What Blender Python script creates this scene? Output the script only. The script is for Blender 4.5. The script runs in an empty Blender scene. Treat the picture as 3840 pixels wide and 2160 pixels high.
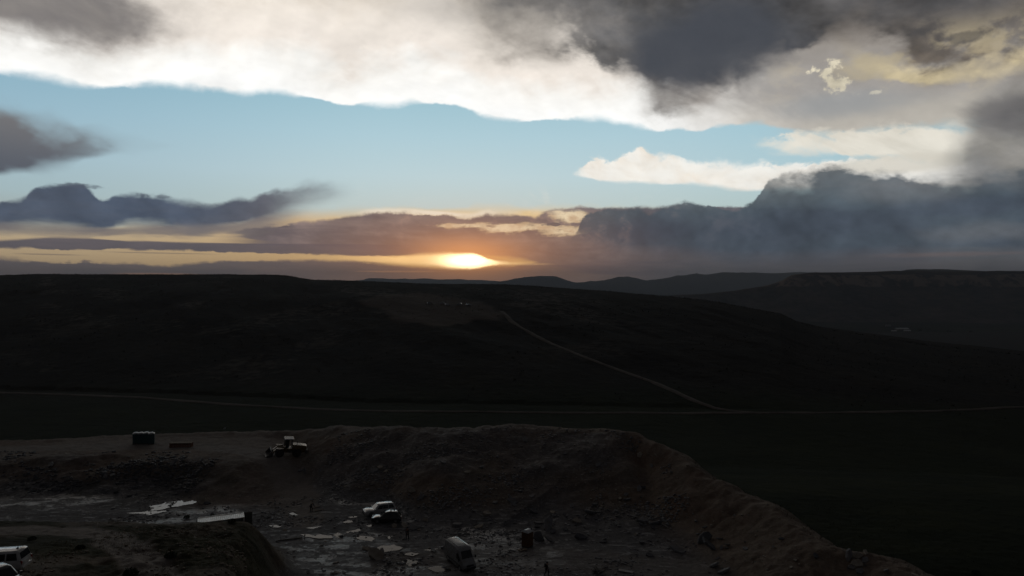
import bpy, bmesh, math, random
import numpy as np
from mathutils import Vector, Matrix

# ------------------------------------------------------------------ camera
sc = bpy.context.scene
col = sc.collection
F = 2560.0                      # focal length in photograph pixels (3840 wide)
CAM_Z = 34.5                    # drone height above the pit floor
cam_d = bpy.data.cameras.new('camera')
cam = bpy.data.objects.new('camera', cam_d)
col.objects.link(cam)
cam_d.sensor_width = 36.0
cam_d.lens = 24.0
cam_d.clip_start = 0.5
cam_d.clip_end = 90000.0
cam.location = (0, 0, CAM_Z)
cam.rotation_euler = (math.radians(90.0), 0, 0)
sc.camera = cam
sc.render.engine = 'CYCLES'
sc.view_settings.view_transform = 'Standard'
sc.view_settings.look = 'None'
sc.view_settings.exposure = 0.0
sc.view_settings.gamma = 1.0
sc.view_settings.use_curve_mapping = False
sc.cycles.use_denoising = True
sc.cycles.max_bounces = 5
sc.cycles.diffuse_bounces = 2
sc.cycles.glossy_bounces = 3
sc.cycles.transmission_bounces = 4
sc.cycles.volume_bounces = 0
sc.cycles.caustics_reflective = False
sc.cycles.caustics_refractive = False
sc.cycles.sample_clamp_indirect = 4.0

SUN_AZ = math.degrees(math.atan((1180 - 1288) / 1717.3))
SUN_EL = 2.2

def lin(r, g, b, k=1.0):
    def f(c):
        c /= 255.0
        return c / 12.92 if c <= 0.04045 else ((c + 0.055) / 1.055) ** 2.4
    return (f(r) * k, f(g) * k, f(b) * k, 1.0)

# ------------------------------------------------------------------ world
world = bpy.data.worlds.new('World')
sc.world = world
world.use_nodes = True
WT = world.node_tree
WT.nodes.clear()

class NB:
    """small helper to write node trees as expressions"""
    def __init__(s, nt): s.nt = nt
    def new(s, t): return s.nt.nodes.new(t)
    def put(s, sock, v):
        if isinstance(v, bpy.types.NodeSocket): s.nt.links.new(v, sock)
        elif v is not None: sock.default_value = v
    def m(s, op, a, b=None, c=None, clamp=False):
        n = s.new('ShaderNodeMath'); n.operation = op; n.use_clamp = clamp
        for i, v in enumerate((a, b, c)):
            if v is not None: s.put(n.inputs[i], v)
        return n.outputs[0]
    def add(s, a, b): return s.m('ADD', a, b)
    def sub(s, a, b): return s.m('SUBTRACT', a, b)
    def mul(s, a, b): return s.m('MULTIPLY', a, b)
    def mx(s, a, b): return s.m('MAXIMUM', a, b)
    def mn(s, a, b): return s.m('MINIMUM', a, b)
    def step(s, x, lo, hi, t0=0.0, t1=1.0, lin_=False):
        n = s.new('ShaderNodeMapRange'); n.interpolation_type = 'LINEAR' if lin_ else 'SMOOTHSTEP'; n.clamp = True
        s.put(n.inputs[0], x); s.put(n.inputs[1], lo); s.put(n.inputs[2], hi)
        s.put(n.inputs[3], t0); s.put(n.inputs[4], t1)
        return n.outputs[0]
    def mix(s, f, a, b):
        n = s.new('ShaderNodeMix'); n.data_type = 'RGBA'; n.clamp_factor = True
        s.put(n.inputs[0], f); s.put(n.inputs[6], a); s.put(n.inputs[7], b)
        return n.outputs[2]
    def addc(s, f, a, b):
        n = s.new('ShaderNodeMix'); n.data_type = 'RGBA'; n.blend_type = 'ADD'
        s.put(n.inputs[0], f); s.put(n.inputs[6], a); s.put(n.inputs[7], b)
        return n.outputs[2]
    def mulc(s, f, a, b):
        n = s.new('ShaderNodeMix'); n.data_type = 'RGBA'; n.blend_type = 'MULTIPLY'
        s.put(n.inputs[0], f); s.put(n.inputs[6], a); s.put(n.inputs[7], b)
        return n.outputs[2]
    def noise(s, vec, scale, detail=6.0, rough=0.55, dist=0.0, off=0.0):
        n = s.new('ShaderNodeTexNoise')
        if off:
            v = s.new('ShaderNodeVectorMath'); v.operation = 'ADD'
            s.put(v.inputs[0], vec); v.inputs[1].default_value = (off, off * 0.7, -off)
            vec = v.outputs[0]
        if vec is not None: s.put(n.inputs['Vector'], vec)
        s.put(n.inputs['Scale'], scale); n.inputs['Detail'].default_value = detail
        n.inputs['Roughness'].default_value = rough; n.inputs['Distortion'].default_value = dist
        return n.outputs[0]
    def ramp(s, f, stops):
        n = s.new('ShaderNodeValToRGB'); s.put(n.inputs[0], f)
        e = n.color_ramp.elements
        e[0].position, e[0].color = stops[0]
        e[1].position, e[1].color = stops[-1]
        for p, c in stops[1:-1]:
            q = e.new(p); q.color = c
        return n.outputs[0]
    def fcurve(s, f, pts):
        n = s.new('ShaderNodeFloatCurve'); s.put(n.inputs[1], f)
        c = n.mapping.curves[0]
        n.mapping.use_clip = False
        pts = sorted(pts)
        c.points[0].location = pts[0]; c.points[1].location = pts[-1]
        for p in pts[1:-1]: c.points.new(*p)
        for p in c.points: p.handle_type = 'AUTO_CLAMPED'
        n.mapping.update()
        return n.outputs[0]
    def scalev(s, vec, xyz):
        n = s.new('ShaderNodeVectorMath'); n.operation = 'MULTIPLY'
        s.put(n.inputs[0], vec); n.inputs[1].default_value = xyz
        return n.outputs[0]

W = NB(WT)
tc = W.new('ShaderNodeTexCoord')
nrm = W.new('ShaderNodeVectorMath'); nrm.operation = 'NORMALIZE'
WT.links.new(tc.outputs['Generated'], nrm.inputs[0])
DIR = nrm.outputs[0]
sep = W.new('ShaderNodeSeparateXYZ'); WT.links.new(DIR, sep.inputs[0])
DX, DY, DZ = sep.outputs
AZ = W.mul(W.m('ARCTAN2', DX, DY), 180 / math.pi)
EL = W.mul(W.m('ARCSINE', DZ), 180 / math.pi)

def azel(x, y):                  # photograph (2576 wide) -> azimuth, elevation in degrees
    u = (x - 1288.0) / 1717.3; v = (724.5 - y) / 1717.3
    a = math.atan(u)
    return math.degrees(a), math.degrees(math.atan(v * math.cos(a)))

A0, A1, E0, E1 = -42.0, 42.0, -3.0, 33.0
AX = W.m('MULTIPLY_ADD', AZ, 1 / (A1 - A0), -A0 / (A1 - A0), clamp=True)
# cloud noises in direction space (no seam anywhere): streaky, billowy, fine
shear = W.new('ShaderNodeCombineXYZ')          # the high deck drifts down to the right
W.put(shear.inputs[0], W.add(DX, W.mul(DZ, 0.6))); W.put(shear.inputs[1], DY); W.put(shear.inputs[2], W.add(W.mul(DZ, 1.5), W.mul(DX, 0.40)))
Dst = shear.outputs[0]
n_big = W.sub(W.noise(Dst, 4.5, 4, 0.5, dist=0.4), 0.5)
n_mid = W.sub(W.noise(Dst, 12.0, 7, 0.56, dist=0.5, off=3.1), 0.5)
n_fine = W.mul(W.sub(W.noise(DIR, 46.0, 6, 0.66, off=7.7), 0.5), 2.4)
lowk = W.step(EL, 5.0, 11.0)
wv = W.new('ShaderNodeCombineXYZ'); W.put(wv.inputs[0], DX); W.put(wv.inputs[1], DY); W.put(wv.inputs[2], W.add(W.mul(DZ, 7.0), 0.0))
n_wl = W.noise(wv.outputs[0], 9.0, 7, 0.6, dist=0.6, off=1.3)
n_wh = W.noise(W.scalev(Dst, (1.0, 1.0, 1.15)), 10.0, 7, 0.58, dist=0.8, off=1.3)
mx_ = W.new('ShaderNodeMix'); W.put(mx_.inputs[0], lowk); W.put(mx_.inputs[2], n_wl); W.put(mx_.inputs[3], n_wh)
n_wisp = W.sub(mx_.outputs[0], 0.5)
n_puff = W.sub(W.noise(W.scalev(DIR, (1.0, 1.0, 1.7)), 30.0, 7, 0.6, dist=0.3, off=5.3), 0.5)
n_puff = W.mul(n_puff, 2.2)

# billow relief: brighter where a puff faces the sun, darker behind it
_S = Vector((math.sin(math.radians(SUN_AZ)), math.cos(math.radians(SUN_AZ)), math.sin(math.radians(SUN_EL + 3))))
def toward(k):
    n = W.new('ShaderNodeVectorMath'); n.operation = 'MULTIPLY_ADD'
    W.put(n.inputs[0], DIR); n.inputs[1].default_value = (1 - k, 1 - k, 1 - k); n.inputs[2].default_value = tuple(_S * k)
    return n.outputs[0]
flat = lambda v: W.scalev(v, (1.0, 1.0, 1.6))
RB = W.mul(W.sub(W.noise(flat(DIR), 9.0, 8, 0.56, dist=0.25), W.noise(flat(toward(0.07)), 9.0, 8, 0.56, dist=0.25)), 2.6)
RS = W.mul(W.sub(W.noise(flat(DIR), 30.0, 6, 0.58, dist=0.3, off=5.3), W.noise(flat(toward(0.022)), 30.0, 6, 0.58, dist=0.3, off=5.3)), 2.4)
RELIEF = W.add(RB, W.mul(RS, 0.4))
n_iso = W.mul(W.sub(W.noise(flat(DIR), 7.0, 7, 0.55, dist=0.3, off=9.0), 0.5), 1.5)
SV = W.step(W.noise(flat(DIR), 13.0, 4, 0.5, off=21.0), 0.36, 0.64, 0.35, 1.6)
def shade(c, k):
    f = W.m('MULTIPLY_ADD', RELIEF, k, 1.0)
    f = W.mx(f, 0.45)
    cc = W.new('ShaderNodeCombineColor')
    for i in range(3): W.put(cc.inputs[i], f)
    return W.mulc(1.0, c, cc.outputs[0])

def edge(pts):
    """elevation (deg) of a traced cloud edge as a function of azimuth"""
    q = []
    for x, y in pts:
        a, e = azel(x, y)
        q.append(((a - A0) / (A1 - A0), (e - E0) / (E1 - E0)))
    q.sort()
    if q[0][0] > 0.001: q.insert(0, (0.0, q[0][1]))
    if q[-1][0] < 0.999: q.append((1.0, q[-1][1]))
    return W.m('MULTIPLY_ADD', W.fcurve(AX, q), E1 - E0, E0)

def jit(**k):
    src = dict(big=n_big, mid=n_mid, fine=n_fine, wisp=n_wisp, puff=n_puff, iso=n_iso)
    o = None
    for n, a in k.items():
        t = W.mul(src[n], a)
        o = t if o is None else W.add(o, t)
    return o

def above(e, soft, j=None, off=0.0):
    d = W.sub(EL, e)
    if j is not None: d = W.add(d, j)
    d = W.m('DIVIDE', d, SV)
    if not isinstance(soft, float): d = W.m('DIVIDE', d, soft); soft = 1.0
    return W.step(d, -soft + off, soft + off)
def below(e, soft, j=None, off=0.0):
    d = W.sub(e, EL)
    if j is not None: d = W.add(d, j)
    d = W.m('DIVIDE', d, SV)
    if not isinstance(soft, float): d = W.m('DIVIDE', d, soft); soft = 1.0
    return W.step(d, -soft + off, soft + off)
def gauss(x, y, wx, wy, j=None):
    a, e = azel(x, y)
    sx = wx / 1717.3 * 57.3; sy = wy / 1717.3 * 57.3
    p = W.m('POWER', W.m('ABSOLUTE', W.mul(W.sub(AZ, a), 1 / sx)), 2.0)
    q = W.m('POWER', W.m('ABSOLUTE', W.mul(W.sub(EL, e), 1 / sy)), 2.0)
    r = W.add(p, q)
    if j is not None: r = W.add(r, j)
    return W.m('EXPONENT', W.mul(r, -1.0))
def xstep(x0, x1, j=None):
    a0, a1 = azel(x0, 500)[0], azel(x1, 500)[0]
    s = AZ if j is None else W.add(AZ, j)
    if a1 > a0: return W.step(s, a0, a1)
    return W.sub(1.0, W.step(s, a1, a0))
def spot(g, j, lo, hi):
    return W.step(W.add(g, W.mul(j, W.step(g, 0.03, 0.4))), lo, hi)
def prod(*a):
    o = a[0]
    for b in a[1:]: o = W.mul(o, b)
    return o

# clear air between the clouds: the Nishita sky, toned by a gradient read from the photograph
sky = W.new('ShaderNodeTexSky')
sky.sky_type = 'NISHITA'; sky.sun_disc = False
sky.sun_elevation = math.radians(SUN_EL); sky.sun_rotation = math.radians(SUN_AZ)
sky.altitude = 1500; sky.air_density = 1.0; sky.dust_density = 1.0; sky.ozone_density = 1.0
nish = W.mulc(1.0, sky.outputs[0], (0.06, 0.06, 0.06, 1))
ef = W.step(EL, 0.0, 20.0, lin_=True)
clear = W.ramp(ef, [(0.0, lin(228, 176, 118)), (0.14, lin(214, 186, 150)), (0.24, lin(206, 206, 192)), (0.33, lin(204, 220, 218)),
                    (0.46, lin(199, 221, 226)), (0.62, lin(183, 213, 223)), (0.78, lin(164, 201, 214)), (1.0, lin(140, 180, 200))])
clear = W.mulc(1.0, clear, (1.08, 1.11, 1.13, 1))
dim = W.step(AZ, -40.0, -8.0)
clear = W.mulc(1.0, clear, W.ramp(dim, [(0.0, (0.74, 0.80, 0.86, 1)), (1.0, (1, 1, 1, 1))]))
dim2 = W.step(AZ, 8.0, 34.0)
clear = W.mulc(1.0, clear, W.ramp(dim2, [(0.0, (1, 1, 1, 1)), (1.0, (0.80, 0.90, 0.93, 1))]))
C = W.mix(0.9, nish, clear)

# soft grey wedge, upper left
t = edge([(-100, 262), (0, 272), (90, 288), (200, 318), (300, 350), (400, 366), (480, 372)])
b = edge([(-100, 452), (0, 440), (90, 428), (200, 400), (300, 382), (400, 372), (480, 371)])
mk = prod(below(t, 1.5, jit(mid=1.4, iso=0.5), 0.6), above(b, 0.7, jit(mid=0.8), 0.15), xstep(500, 120, jit(mid=4)))
C = W.mix(W.mul(mk, 0.95), C, W.mix(W.step(EL, 7.5, 12.5), lin(88, 91, 102), lin(122, 118, 118)))

# the great bright bank across the top
bank = edge([(-100, 186), (0, 188), (60, 190), (120, 199), (230, 220), (330, 216), (440, 217), (530, 228), (600, 237), (680, 233), (770, 243),
             (830, 256), (875, 264), (910, 260), (965, 269), (1010, 265), (1050, 257), (1140, 262), (1180, 277), (1212, 293), (1330, 306),
             (1410, 300), (1500, 302), (1550, 312), (1600, 318), (1650, 329), (1700, 324), (1750, 331), (1800, 321), (1880, 312), (1950, 320),
             (2050, 331), (2150, 328), (2250, 318), (2400, 310), (2600, 300)])
mk = above(bank, 0.30, jit(fine=0.12, puff=0.28, iso=0.35), 0.08)
h = W.add(W.sub(EL, bank), jit(iso=4.2, mid=2.0, puff=0.7))          # height over the edge, ragged
bcol = W.ramp(W.step(h, 0.0, 9.0, lin_=True), [(0.0, lin(255, 255, 253, 1.12)), (0.22, lin(255, 253, 248, 1.04)), (0.42, lin(250, 241, 231)),
                                    (0.7, lin(243, 234, 223)), (1.0, lin(232, 221, 207))])
grey = W.ramp(W.step(W.add(h, jit(mid=3.0)), 0.0, 9.0, lin_=True), [(0.0, lin(205, 200, 192)), (0.3, lin(172, 168, 164)), (0.6, lin(160, 153, 146)), (1.0, lin(120, 112, 106))])
bcol = W.mix(xstep(1600, 1950, jit(big=7, mid=6)), bcol, grey)
# thinner grey veils inside the bank
bcol = shade(bcol, 0.2)
veil = W.step(jit(iso=0.9, mid=0.8, puff=0.15), 0.06, 0.42)
bcol = W.mix(prod(veil, W.step(h, 1.5, 6.0), 0.55), bcol, lin(200, 190, 180))
bcol = W.mix(prod(gauss(1235, 22, 190, 40, jit(mid=3.0)), 0.7), bcol, lin(150, 148, 146))
bcol = W.mix(W.mul(W.step(h, 5.0, 12.0), 0.35), bcol, lin(214, 196, 170))
C = W.mix(mk, C, bcol)
# grey corner cloud, upper left
mk = spot(gauss(70, -10, 260, 92), jit(iso=0.7, mid=0.5, puff=0.15), 0.16, 0.85)
C = W.mix(W.mul(mk, 0.92), C, W.mix(W.step(jit(mid=1.0, wisp=0.6), -0.25, 0.25), lin(104, 101, 103), lin(132, 127, 124)))
# dark slate mass hanging from the top
dk = edge([(900, -150), (1030, -50), (1150, 8), (1250, 55), (1350, 78), (1420, 105), (1480, 148), (1560, 205), (1620, 262), (1660, 300),
           (1710, 290), (1770, 258), (1850, 214), (1950, 170), (2060, 140), (2200, 128), (2320, 165), (2450, 178), (2600, 165)])
jd = jit(iso=4.6, mid=2.4, puff=0.75, fine=0.2)
mk = above(dk, 1.5, jd, 0.9)
dcol = W.mix(W.step(jit(iso=1.0, mid=0.8, puff=0.2), -0.4, 0.4), lin(66, 71, 80), lin(104, 101, 100))
brown = W.mix(W.step(jit(iso=1.0, mid=0.8, puff=0.3), -0.35, 0.4), lin(80, 76, 74), lin(128, 117, 105))
dcol = W.mix(xstep(1980, 2330, jit(big=9)), dcol, brown)
dcol = W.mix(W.mul(W.step(EL, 15.0, 20.0), 0.6), dcol, lin(66, 69, 74))
dcol = shade(dcol, 0.75)
C = W.mix(W.mul(mk, 0.96), C, dcol)
mid1 = W.mul(spot(gauss(1400, 60, 270, 95), jit(iso=0.8, mid=0.7, puff=0.15), 0.25, 1.0), 0.6)
C = W.mix(mid1, C, shade(lin(146, 141, 136), 0.5))
tip = spot(gauss(1655, 235, 70, 75), jit(iso=0.6, mid=0.5, puff=0.2), 0.3, 0.95)
C = W.mix(W.mul(tip, 0.6), C, shade(lin(126, 119, 114), 0.5))
# slate core of the mass
core = spot(gauss(1790, 120, 230, 110), jit(mid=0.5, wisp=0.5), 0.3, 0.8)
C = W.mix(W.mul(core, 0.85), C, lin(71, 75, 83))
# cream-lit streaks, upper right
yel = prod(W.step(RELIEF, 0.02, 0.45), W.step(gauss(2330, 165, 330, 80), 0.15, 0.8))
C = W.mix(W.mul(yel, 0.5), C, lin(206, 190, 154))
s1 = edge([(2080, 130), (2150, 165), (2200, 190), (2270, 206), (2350, 208), (2460, 196), (2600, 172)])
st = prod(above(s1, 0.35, jit(puff=0.5, mid=0.8)), W.sub(1.0, above(W.add(s1, 0.75), 0.9, jit(mid=1.6, puff=0.7))), xstep(2080, 2230, jit(mid=3)))
C = W.mix(W.mul(st, 0.85), C, shade(lin(214, 198, 160), 0.5))
st2 = spot(gauss(2190, 165, 110, 34), jit(puff=0.7, wisp=0.6), 0.42, 0.9)
C = W.mix(W.mul(st2, 0.55), C, lin(192, 178, 146))
pf = spot(W.mx(W.mx(gauss(2082, 182, 40, 24), gauss(2060, 178, 22, 10)), W.mx(gauss(2108, 214, 30, 19), W.mx(gauss(2160, 237, 26, 9), gauss(2200, 232, 16, 6)))), jit(puff=1.6, fine=1.5, mid=0.6), 0.34, 0.95)
C = W.mix(W.mul(pf, 0.95), C, shade(lin(240, 230, 204), 0.5))
pf = spot(W.mx(gauss(2325, 78, 28, 12), gauss(2430, 92, 70, 16)), jit(puff=0.6, fine=0.4), 0.42, 0.9)
C = W.mix(W.mul(pf, 0.6), C, lin(74, 73, 74))
# pale haze under the bank on the right
pale = spot(gauss(2300, 300, 330, 62), jit(mid=0.5, wisp=0.6), 0.3, 0.95)
C = W.mix(W.mul(pale, 0.55), C, lin(196, 190, 178))
pale = spot(gauss(2120, 262, 220, 40), jit(mid=0.5, wisp=0.5), 0.35, 1.0)
C = W.mix(W.mul(pale, 0.7), C, lin(158, 161, 163))

# white clouds on the right, in the clear gap
t = edge([(1400, 438), (1440, 424), (1475, 408), (1500, 398), (1540, 402), (1570, 383), (1600, 380), (1640, 390), (1700, 392), (1760, 400), (1850, 408), (1950, 415), (2050, 410), (2200, 396), (2400, 390)])
b = edge([(1400, 436), (1440, 440), (1480, 448), (1530, 456), (1600, 458), (1680, 464), (1740, 462), (1800, 468), (1850, 476), (1950, 478), (2100, 470), (2400, 470)])
mk = prod(below(t, 0.42, jit(puff=1.0, fine=0.35, mid=0.9), 0.1), above(b, 0.25, jit(wisp=0.6, fine=0.1)), xstep(1425, 1475, jit(fine=0.8, puff=1.0)))
C = W.mix(mk, C, W.mix(W.step(jit(wisp=1.0, mid=1.0), -0.15, 0.4), shade(lin(255, 253, 246, 1.06), 0.12), shade(lin(244, 230, 212), 0.35)))
t = edge([(1860, 356), (1900, 347), (1960, 343), (2060, 345), (2150, 340), (2250, 330), (2330, 322), (2430, 312), (2600, 300)])
b = edge([(1860, 362), (1900, 372), (1980, 392), (2060, 388), (2150, 392), (2230, 398), (2330, 404), (2400, 410), (2600, 420)])
mk = prod(below(t, 0.5, jit(wisp=2.6, puff=1.1, mid=1.8), -0.1), above(b, 0.5, jit(wisp=2.4, mid=1.6)), xstep(1860, 2010, jit(wisp=6, puff=2.5)))
C = W.mix(W.mul(mk, 0.95), C, W.mix(W.step(jit(wisp=1.0, mid=1.0), -0.2, 0.3), lin(250, 244, 230), lin(226, 220, 206)))
mk = prod(spot(gauss(2260, 412, 190, 26), jit(wisp=0.7), 0.3, 0.8), 0.8)
C = W.mix(mk, C, lin(226, 221, 208))

# blue-grey cumulus, left
t = edge([(-100, 512), (0, 510), (55, 503), (80, 482), (110, 468), (200, 464), (232, 484), (262, 506), (292, 493), (330, 488), (400, 494), (450, 504), (520, 511), (600, 501), (680, 486), (740, 475), (800, 463), (860, 468), (920, 486)])
b = edge([(-100, 572), (0, 572), (150, 570), (240, 582), (330, 566), (420, 574), (500, 583), (560, 576), (650, 556), (700, 536), (760, 517), (850, 500), (920, 488)])
mk = prod(below(t, W.step(AZ, -33.0, -16.0, 0.16, 0.55), jit(puff=0.42, fine=0.16, mid=0.5), 0.05), above(b, 0.5, jit(wisp=1.3, mid=0.8)), xstep(930, 650, jit(wisp=4, mid=3)))
C_low_after = (mk, W.mix(xstep(420, 760), W.mix(W.step(jit(mid=1, wisp=1), -0.3, 0.3), lin(82, 94, 113), lin(92, 101, 117)), lin(104, 106, 115)))
C_low_after = (C_low_after[0], shade(C_low_after[1], 0.45))
frag = spot(W.mx(gauss(180, 466, 60, 7), gauss(405, 495, 62, 7)), jit(puff=1.0, fine=0.7), 0.55, 0.95)

# the low band near the horizon: glow first, then mauve layers over it
low = edge([(-100, 575), (0, 575), (300, 572), (600, 560), (760, 543), (900, 535), (1100, 530), (1300, 528), (1500, 530), (2600, 540)])
glow = W.ramp(xstep(0, 1180), [(0.0, lin(222, 194, 152)), (0.6, lin(236, 196, 138)), (1.0, lin(255, 214, 140))])
C = W.mix(W.mul(below(low, 0.5, jit(wisp=0.8)), 0.75), C, glow)
C = W.mix(C_low_after[0], C, C_low_after[1])
C = W.mix(W.mul(frag, 0.6), C, lin(88, 96, 110))
# fringe below the blue cloud
t = edge([(-100, 560), (0, 562), (240, 574), (420, 568), (560, 566), (700, 540), (900, 520)])
b = edge([(-100, 580), (0, 582), (130, 588), (300, 592), (450, 596), (560, 590), (660, 606), (760, 608), (900, 560)])
mk = prod(below(t, 0.25, jit(wisp=0.4)), above(b, 0.3, jit(wisp=0.9, mid=0.5)), xstep(800, 640))
C = W.mix(W.mul(mk, 0.85), C, lin(132, 125, 125))
# mauve band above the sun
t = edge([(480, 606), (560, 590), (640, 572), (700, 568), (760, 562), (830, 553), (900, 539), (960, 534), (1050, 538), (1120, 542), (1180, 547), (1230, 538), (1290, 540), (1340, 546), (1380, 530), (1450, 524), (1600, 520), (2600, 520)])
b = edge([(480, 612), (700, 618), (900, 626), (1000, 640), (1100, 640), (1180, 640), (1300, 650), (1400, 672), (1500, 690), (2600, 700)])
mk = prod(below(t, 0.14, jit(wisp=0.7, fine=0.3)), above(b, 0.25, jit(wisp=0.5)), xstep(500, 700, jit(wisp=5)))
gap = spot(W.mx(W.mx(gauss(1165, 569, 110, 7), gauss(1290, 574, 140, 15)), W.mx(gauss(1400, 580, 80, 14), gauss(1425, 545, 50, 18))), jit(wisp=2.6, puff=0.9, fine=0.35, mid=0.4), 0.30, 0.95)
mauve = W.mix(W.step(jit(wisp=1.0, mid=0.7), -0.25, 0.3), lin(96, 93, 103), lin(140, 127, 127))
mauve = shade(mauve, 0.4)
bandm = W.mul(mk, W.sub(1.0, W.mul(gap, 0.95)))
C = W.mix(W.mul(gap, 0.9), C, W.mix(W.step(jit(puff=1, wisp=0.6), -0.1, 0.35), lin(255, 236, 200, 1.05), lin(216, 186, 152)))
C = W.mix(W.mul(bandm, 0.96), C, mauve)
# bright rim on top of the band
rim = prod(W.sub(1.0, below(t, 0.14, jit(wisp=0.7, fine=0.3))), below(W.add(t, 0.28), 0.16, jit(wisp=0.5)), spot(gauss(1090, 535, 210, 60), jit(wisp=0.8), 0.3, 0.7))
C = W.mix(W.mul(rim, 0.9), C, lin(255, 243, 222, 1.05))
# long dark streak
t = edge([(-100, 606), (0, 604), (150, 598), (220, 600), (320, 606), (500, 610), (660, 613), (900, 614), (1050, 616), (1200, 620)])
b = edge([(-100, 626), (0, 625), (200, 629), (330, 628), (500, 633), (700, 637), (850, 642), (950, 645), (1050, 640), (1200, 634)])
mk = prod(below(t, 0.08, jit(wisp=0.25)), above(b, 0.08, jit(wisp=0.4, fine=0.25)), xstep(1150, 950))
C = W.mix(W.mul(mk, 0.97), C, W.mix(W.step(n_wisp, -0.2, 0.2), lin(98, 95, 104), lin(114, 106, 112)))
# lowest bank resting on the horizon
t = edge([(-100, 640), (0, 648), (90, 656), (200, 660), (300, 664), (420, 670), (520, 660), (640, 656), (760, 654), (900, 657), (1020, 667), (1100, 672), (1180, 676), (1260, 668), (1330, 664), (1450, 660), (1600, 655)])
mk = below(t, 0.13, jit(wisp=0.8, fine=0.2))
sliver = spot(W.mx(gauss(400, 689, 140, 3.0), gauss(1010, 683, 170, 3.5)), W.mx(gauss(60, 672, 160, 6), jit(wisp=1.4)), 0.55, 0.9)
lowc = W.mix(W.step(n_wisp, -0.2, 0.25), lin(104, 99, 106), lin(126, 113, 114))
C = W.mix(W.mul(mk, 0.94), C, lowc)
C = W.mix(W.mul(sliver, 0.75), C, lin(206, 158, 124))
# thin dark threads in the bright stripe
th = spot(W.mx(gauss(420, 637, 190, 2.2), gauss(120, 640, 90, 2)), jit(wisp=0.5), 0.5, 0.9)
C = W.mix(W.mul(th, 0.5), C, lin(120, 108, 108))

# soft grey mass climbing out of frame on the right
t = edge([(2250, 470), (2330, 440), (2360, 425), (2385, 392), (2420, 350), (2440, 305), (2480, 252), (2560, 220), (2700, 195)])
mk = prod(below(t, 2.4, jit(iso=1.4, mid=1.8, puff=0.5), -0.2), xstep(2270, 2470, jit(mid=2)))
gm = W.mix(W.step(jit(iso=1.0, mid=0.8), -0.35, 0.35), lin(112, 113, 116), lin(150, 146, 140))
C = W.mix(W.mul(mk, 0.86), C, shade(gm, 0.6))
# the great slate cloud on the right
t = edge([(1380, 620), (1440, 596), (1462, 562), (1470, 543), (1500, 534), (1545, 521), (1590, 520), (1640, 528), (1685, 513), (1730, 509), (1780, 516), (1830, 525), (1880, 514), (1905, 492), (1925, 462),
          (1950, 446), (2000, 432), (2060, 420), (2130, 414), (2190, 424), (2250, 433), (2330, 440), (2450, 432), (2600, 420)])
b = edge([(1380, 606), (1440, 602), (1480, 606), (1560, 628), (1700, 640), (1900, 655), (2100, 650), (2300, 642), (2600, 640)])
soft_r = xstep(1900, 2000)
tk = W.mix(soft_r, below(t, 0.17, jit(puff=0.6, fine=0.22, mid=0.4), 0.06), below(t, 0.95, jit(puff=0.8, fine=0.15, mid=1.3), 0.5))
mk = prod(tk, xstep(1425, 1475, jit(puff=2.2, fine=1.2)), W.step(W.add(W.sub(EL, b), jit(wisp=1.2, mid=0.8)), -0.9, 1.0, 0.0, 1.0))
sl = W.ramp(W.step(W.add(EL, jit(iso=2.6, mid=2.6, puff=0.6)), 0.6, 11.0, lin_=True), [(0.0, lin(90, 96, 103)), (0.2, lin(75, 87, 101)), (0.5, lin(83, 95, 105)), (0.75, lin(101, 108, 113)), (1.0, lin(120, 120, 121))])
dark = spot(W.mx(gauss(2050, 560, 330, 60), W.mx(gauss(2400, 520, 260, 30), gauss(1640, 580, 140, 45))), jit(mid=0.9, big=0.6), 0.3, 1.0)
sl = W.mix(W.mul(dark, 0.65), sl, lin(66, 75, 90))
light = spot(W.mx(gauss(2300, 470, 240, 45), gauss(2480, 585, 150, 30)), jit(mid=0.9, big=0.5), 0.4, 1.1)
sl = W.mix(W.mul(light, 0.55), sl, lin(114, 116, 120))
low_r = prod(xstep(1400, 1750), W.sub(1.0, W.step(EL, 1.2, 4.0)))
C = W.mix(W.mul(low_r, 0.9), C, W.mix(W.step(n_wisp, -0.25, 0.3), lin(86, 88, 95), lin(104, 102, 106)))
sl = shade(sl, 0.55)
C = W.mix(W.mul(mk, 0.98), C, sl)
pk = spot(gauss(2380, 640, 260, 9), jit(wisp=1.2, mid=0.5), 0.5, 1.1)
C = W.mix(W.mul(pk, 0.35), C, lin(142, 120, 114))
tatter = spot(gauss(1388, 564, 30, 6), jit(puff=0.9, fine=0.9), 0.5, 0.72)
C = W.mix(W.mul(tatter, 0.9), C, lin(86, 90, 100))
dkr = spot(gauss(2540, 290, 110, 60), jit(mid=0.6, wisp=0.7), 0.4, 0.9)
C = W.mix(W.mul(dkr, 0.7), C, lin(96, 95, 98))

# sky outside the frame: heavy deck, darker than in view to dim the ground
deck = W.mix(W.step(jit(big=1.0, mid=0.8, wisp=0.5), -0.35, 0.4), lin(32, 32, 34), lin(51, 50, 51))
hz = W.step(EL, 2.0, 14.0)
deck = W.mix(hz, lin(42, 43, 47), shade(deck, 0.5))
out_ = W.mx(W.step(W.add(EL, jit(big=4.0, mid=3.0)), 21.5, 31.0), W.step(W.add(W.m('ABSOLUTE', AZ), jit(big=6.0)), 42.0, 66.0))
C = W.mix(out_, C, deck)

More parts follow.
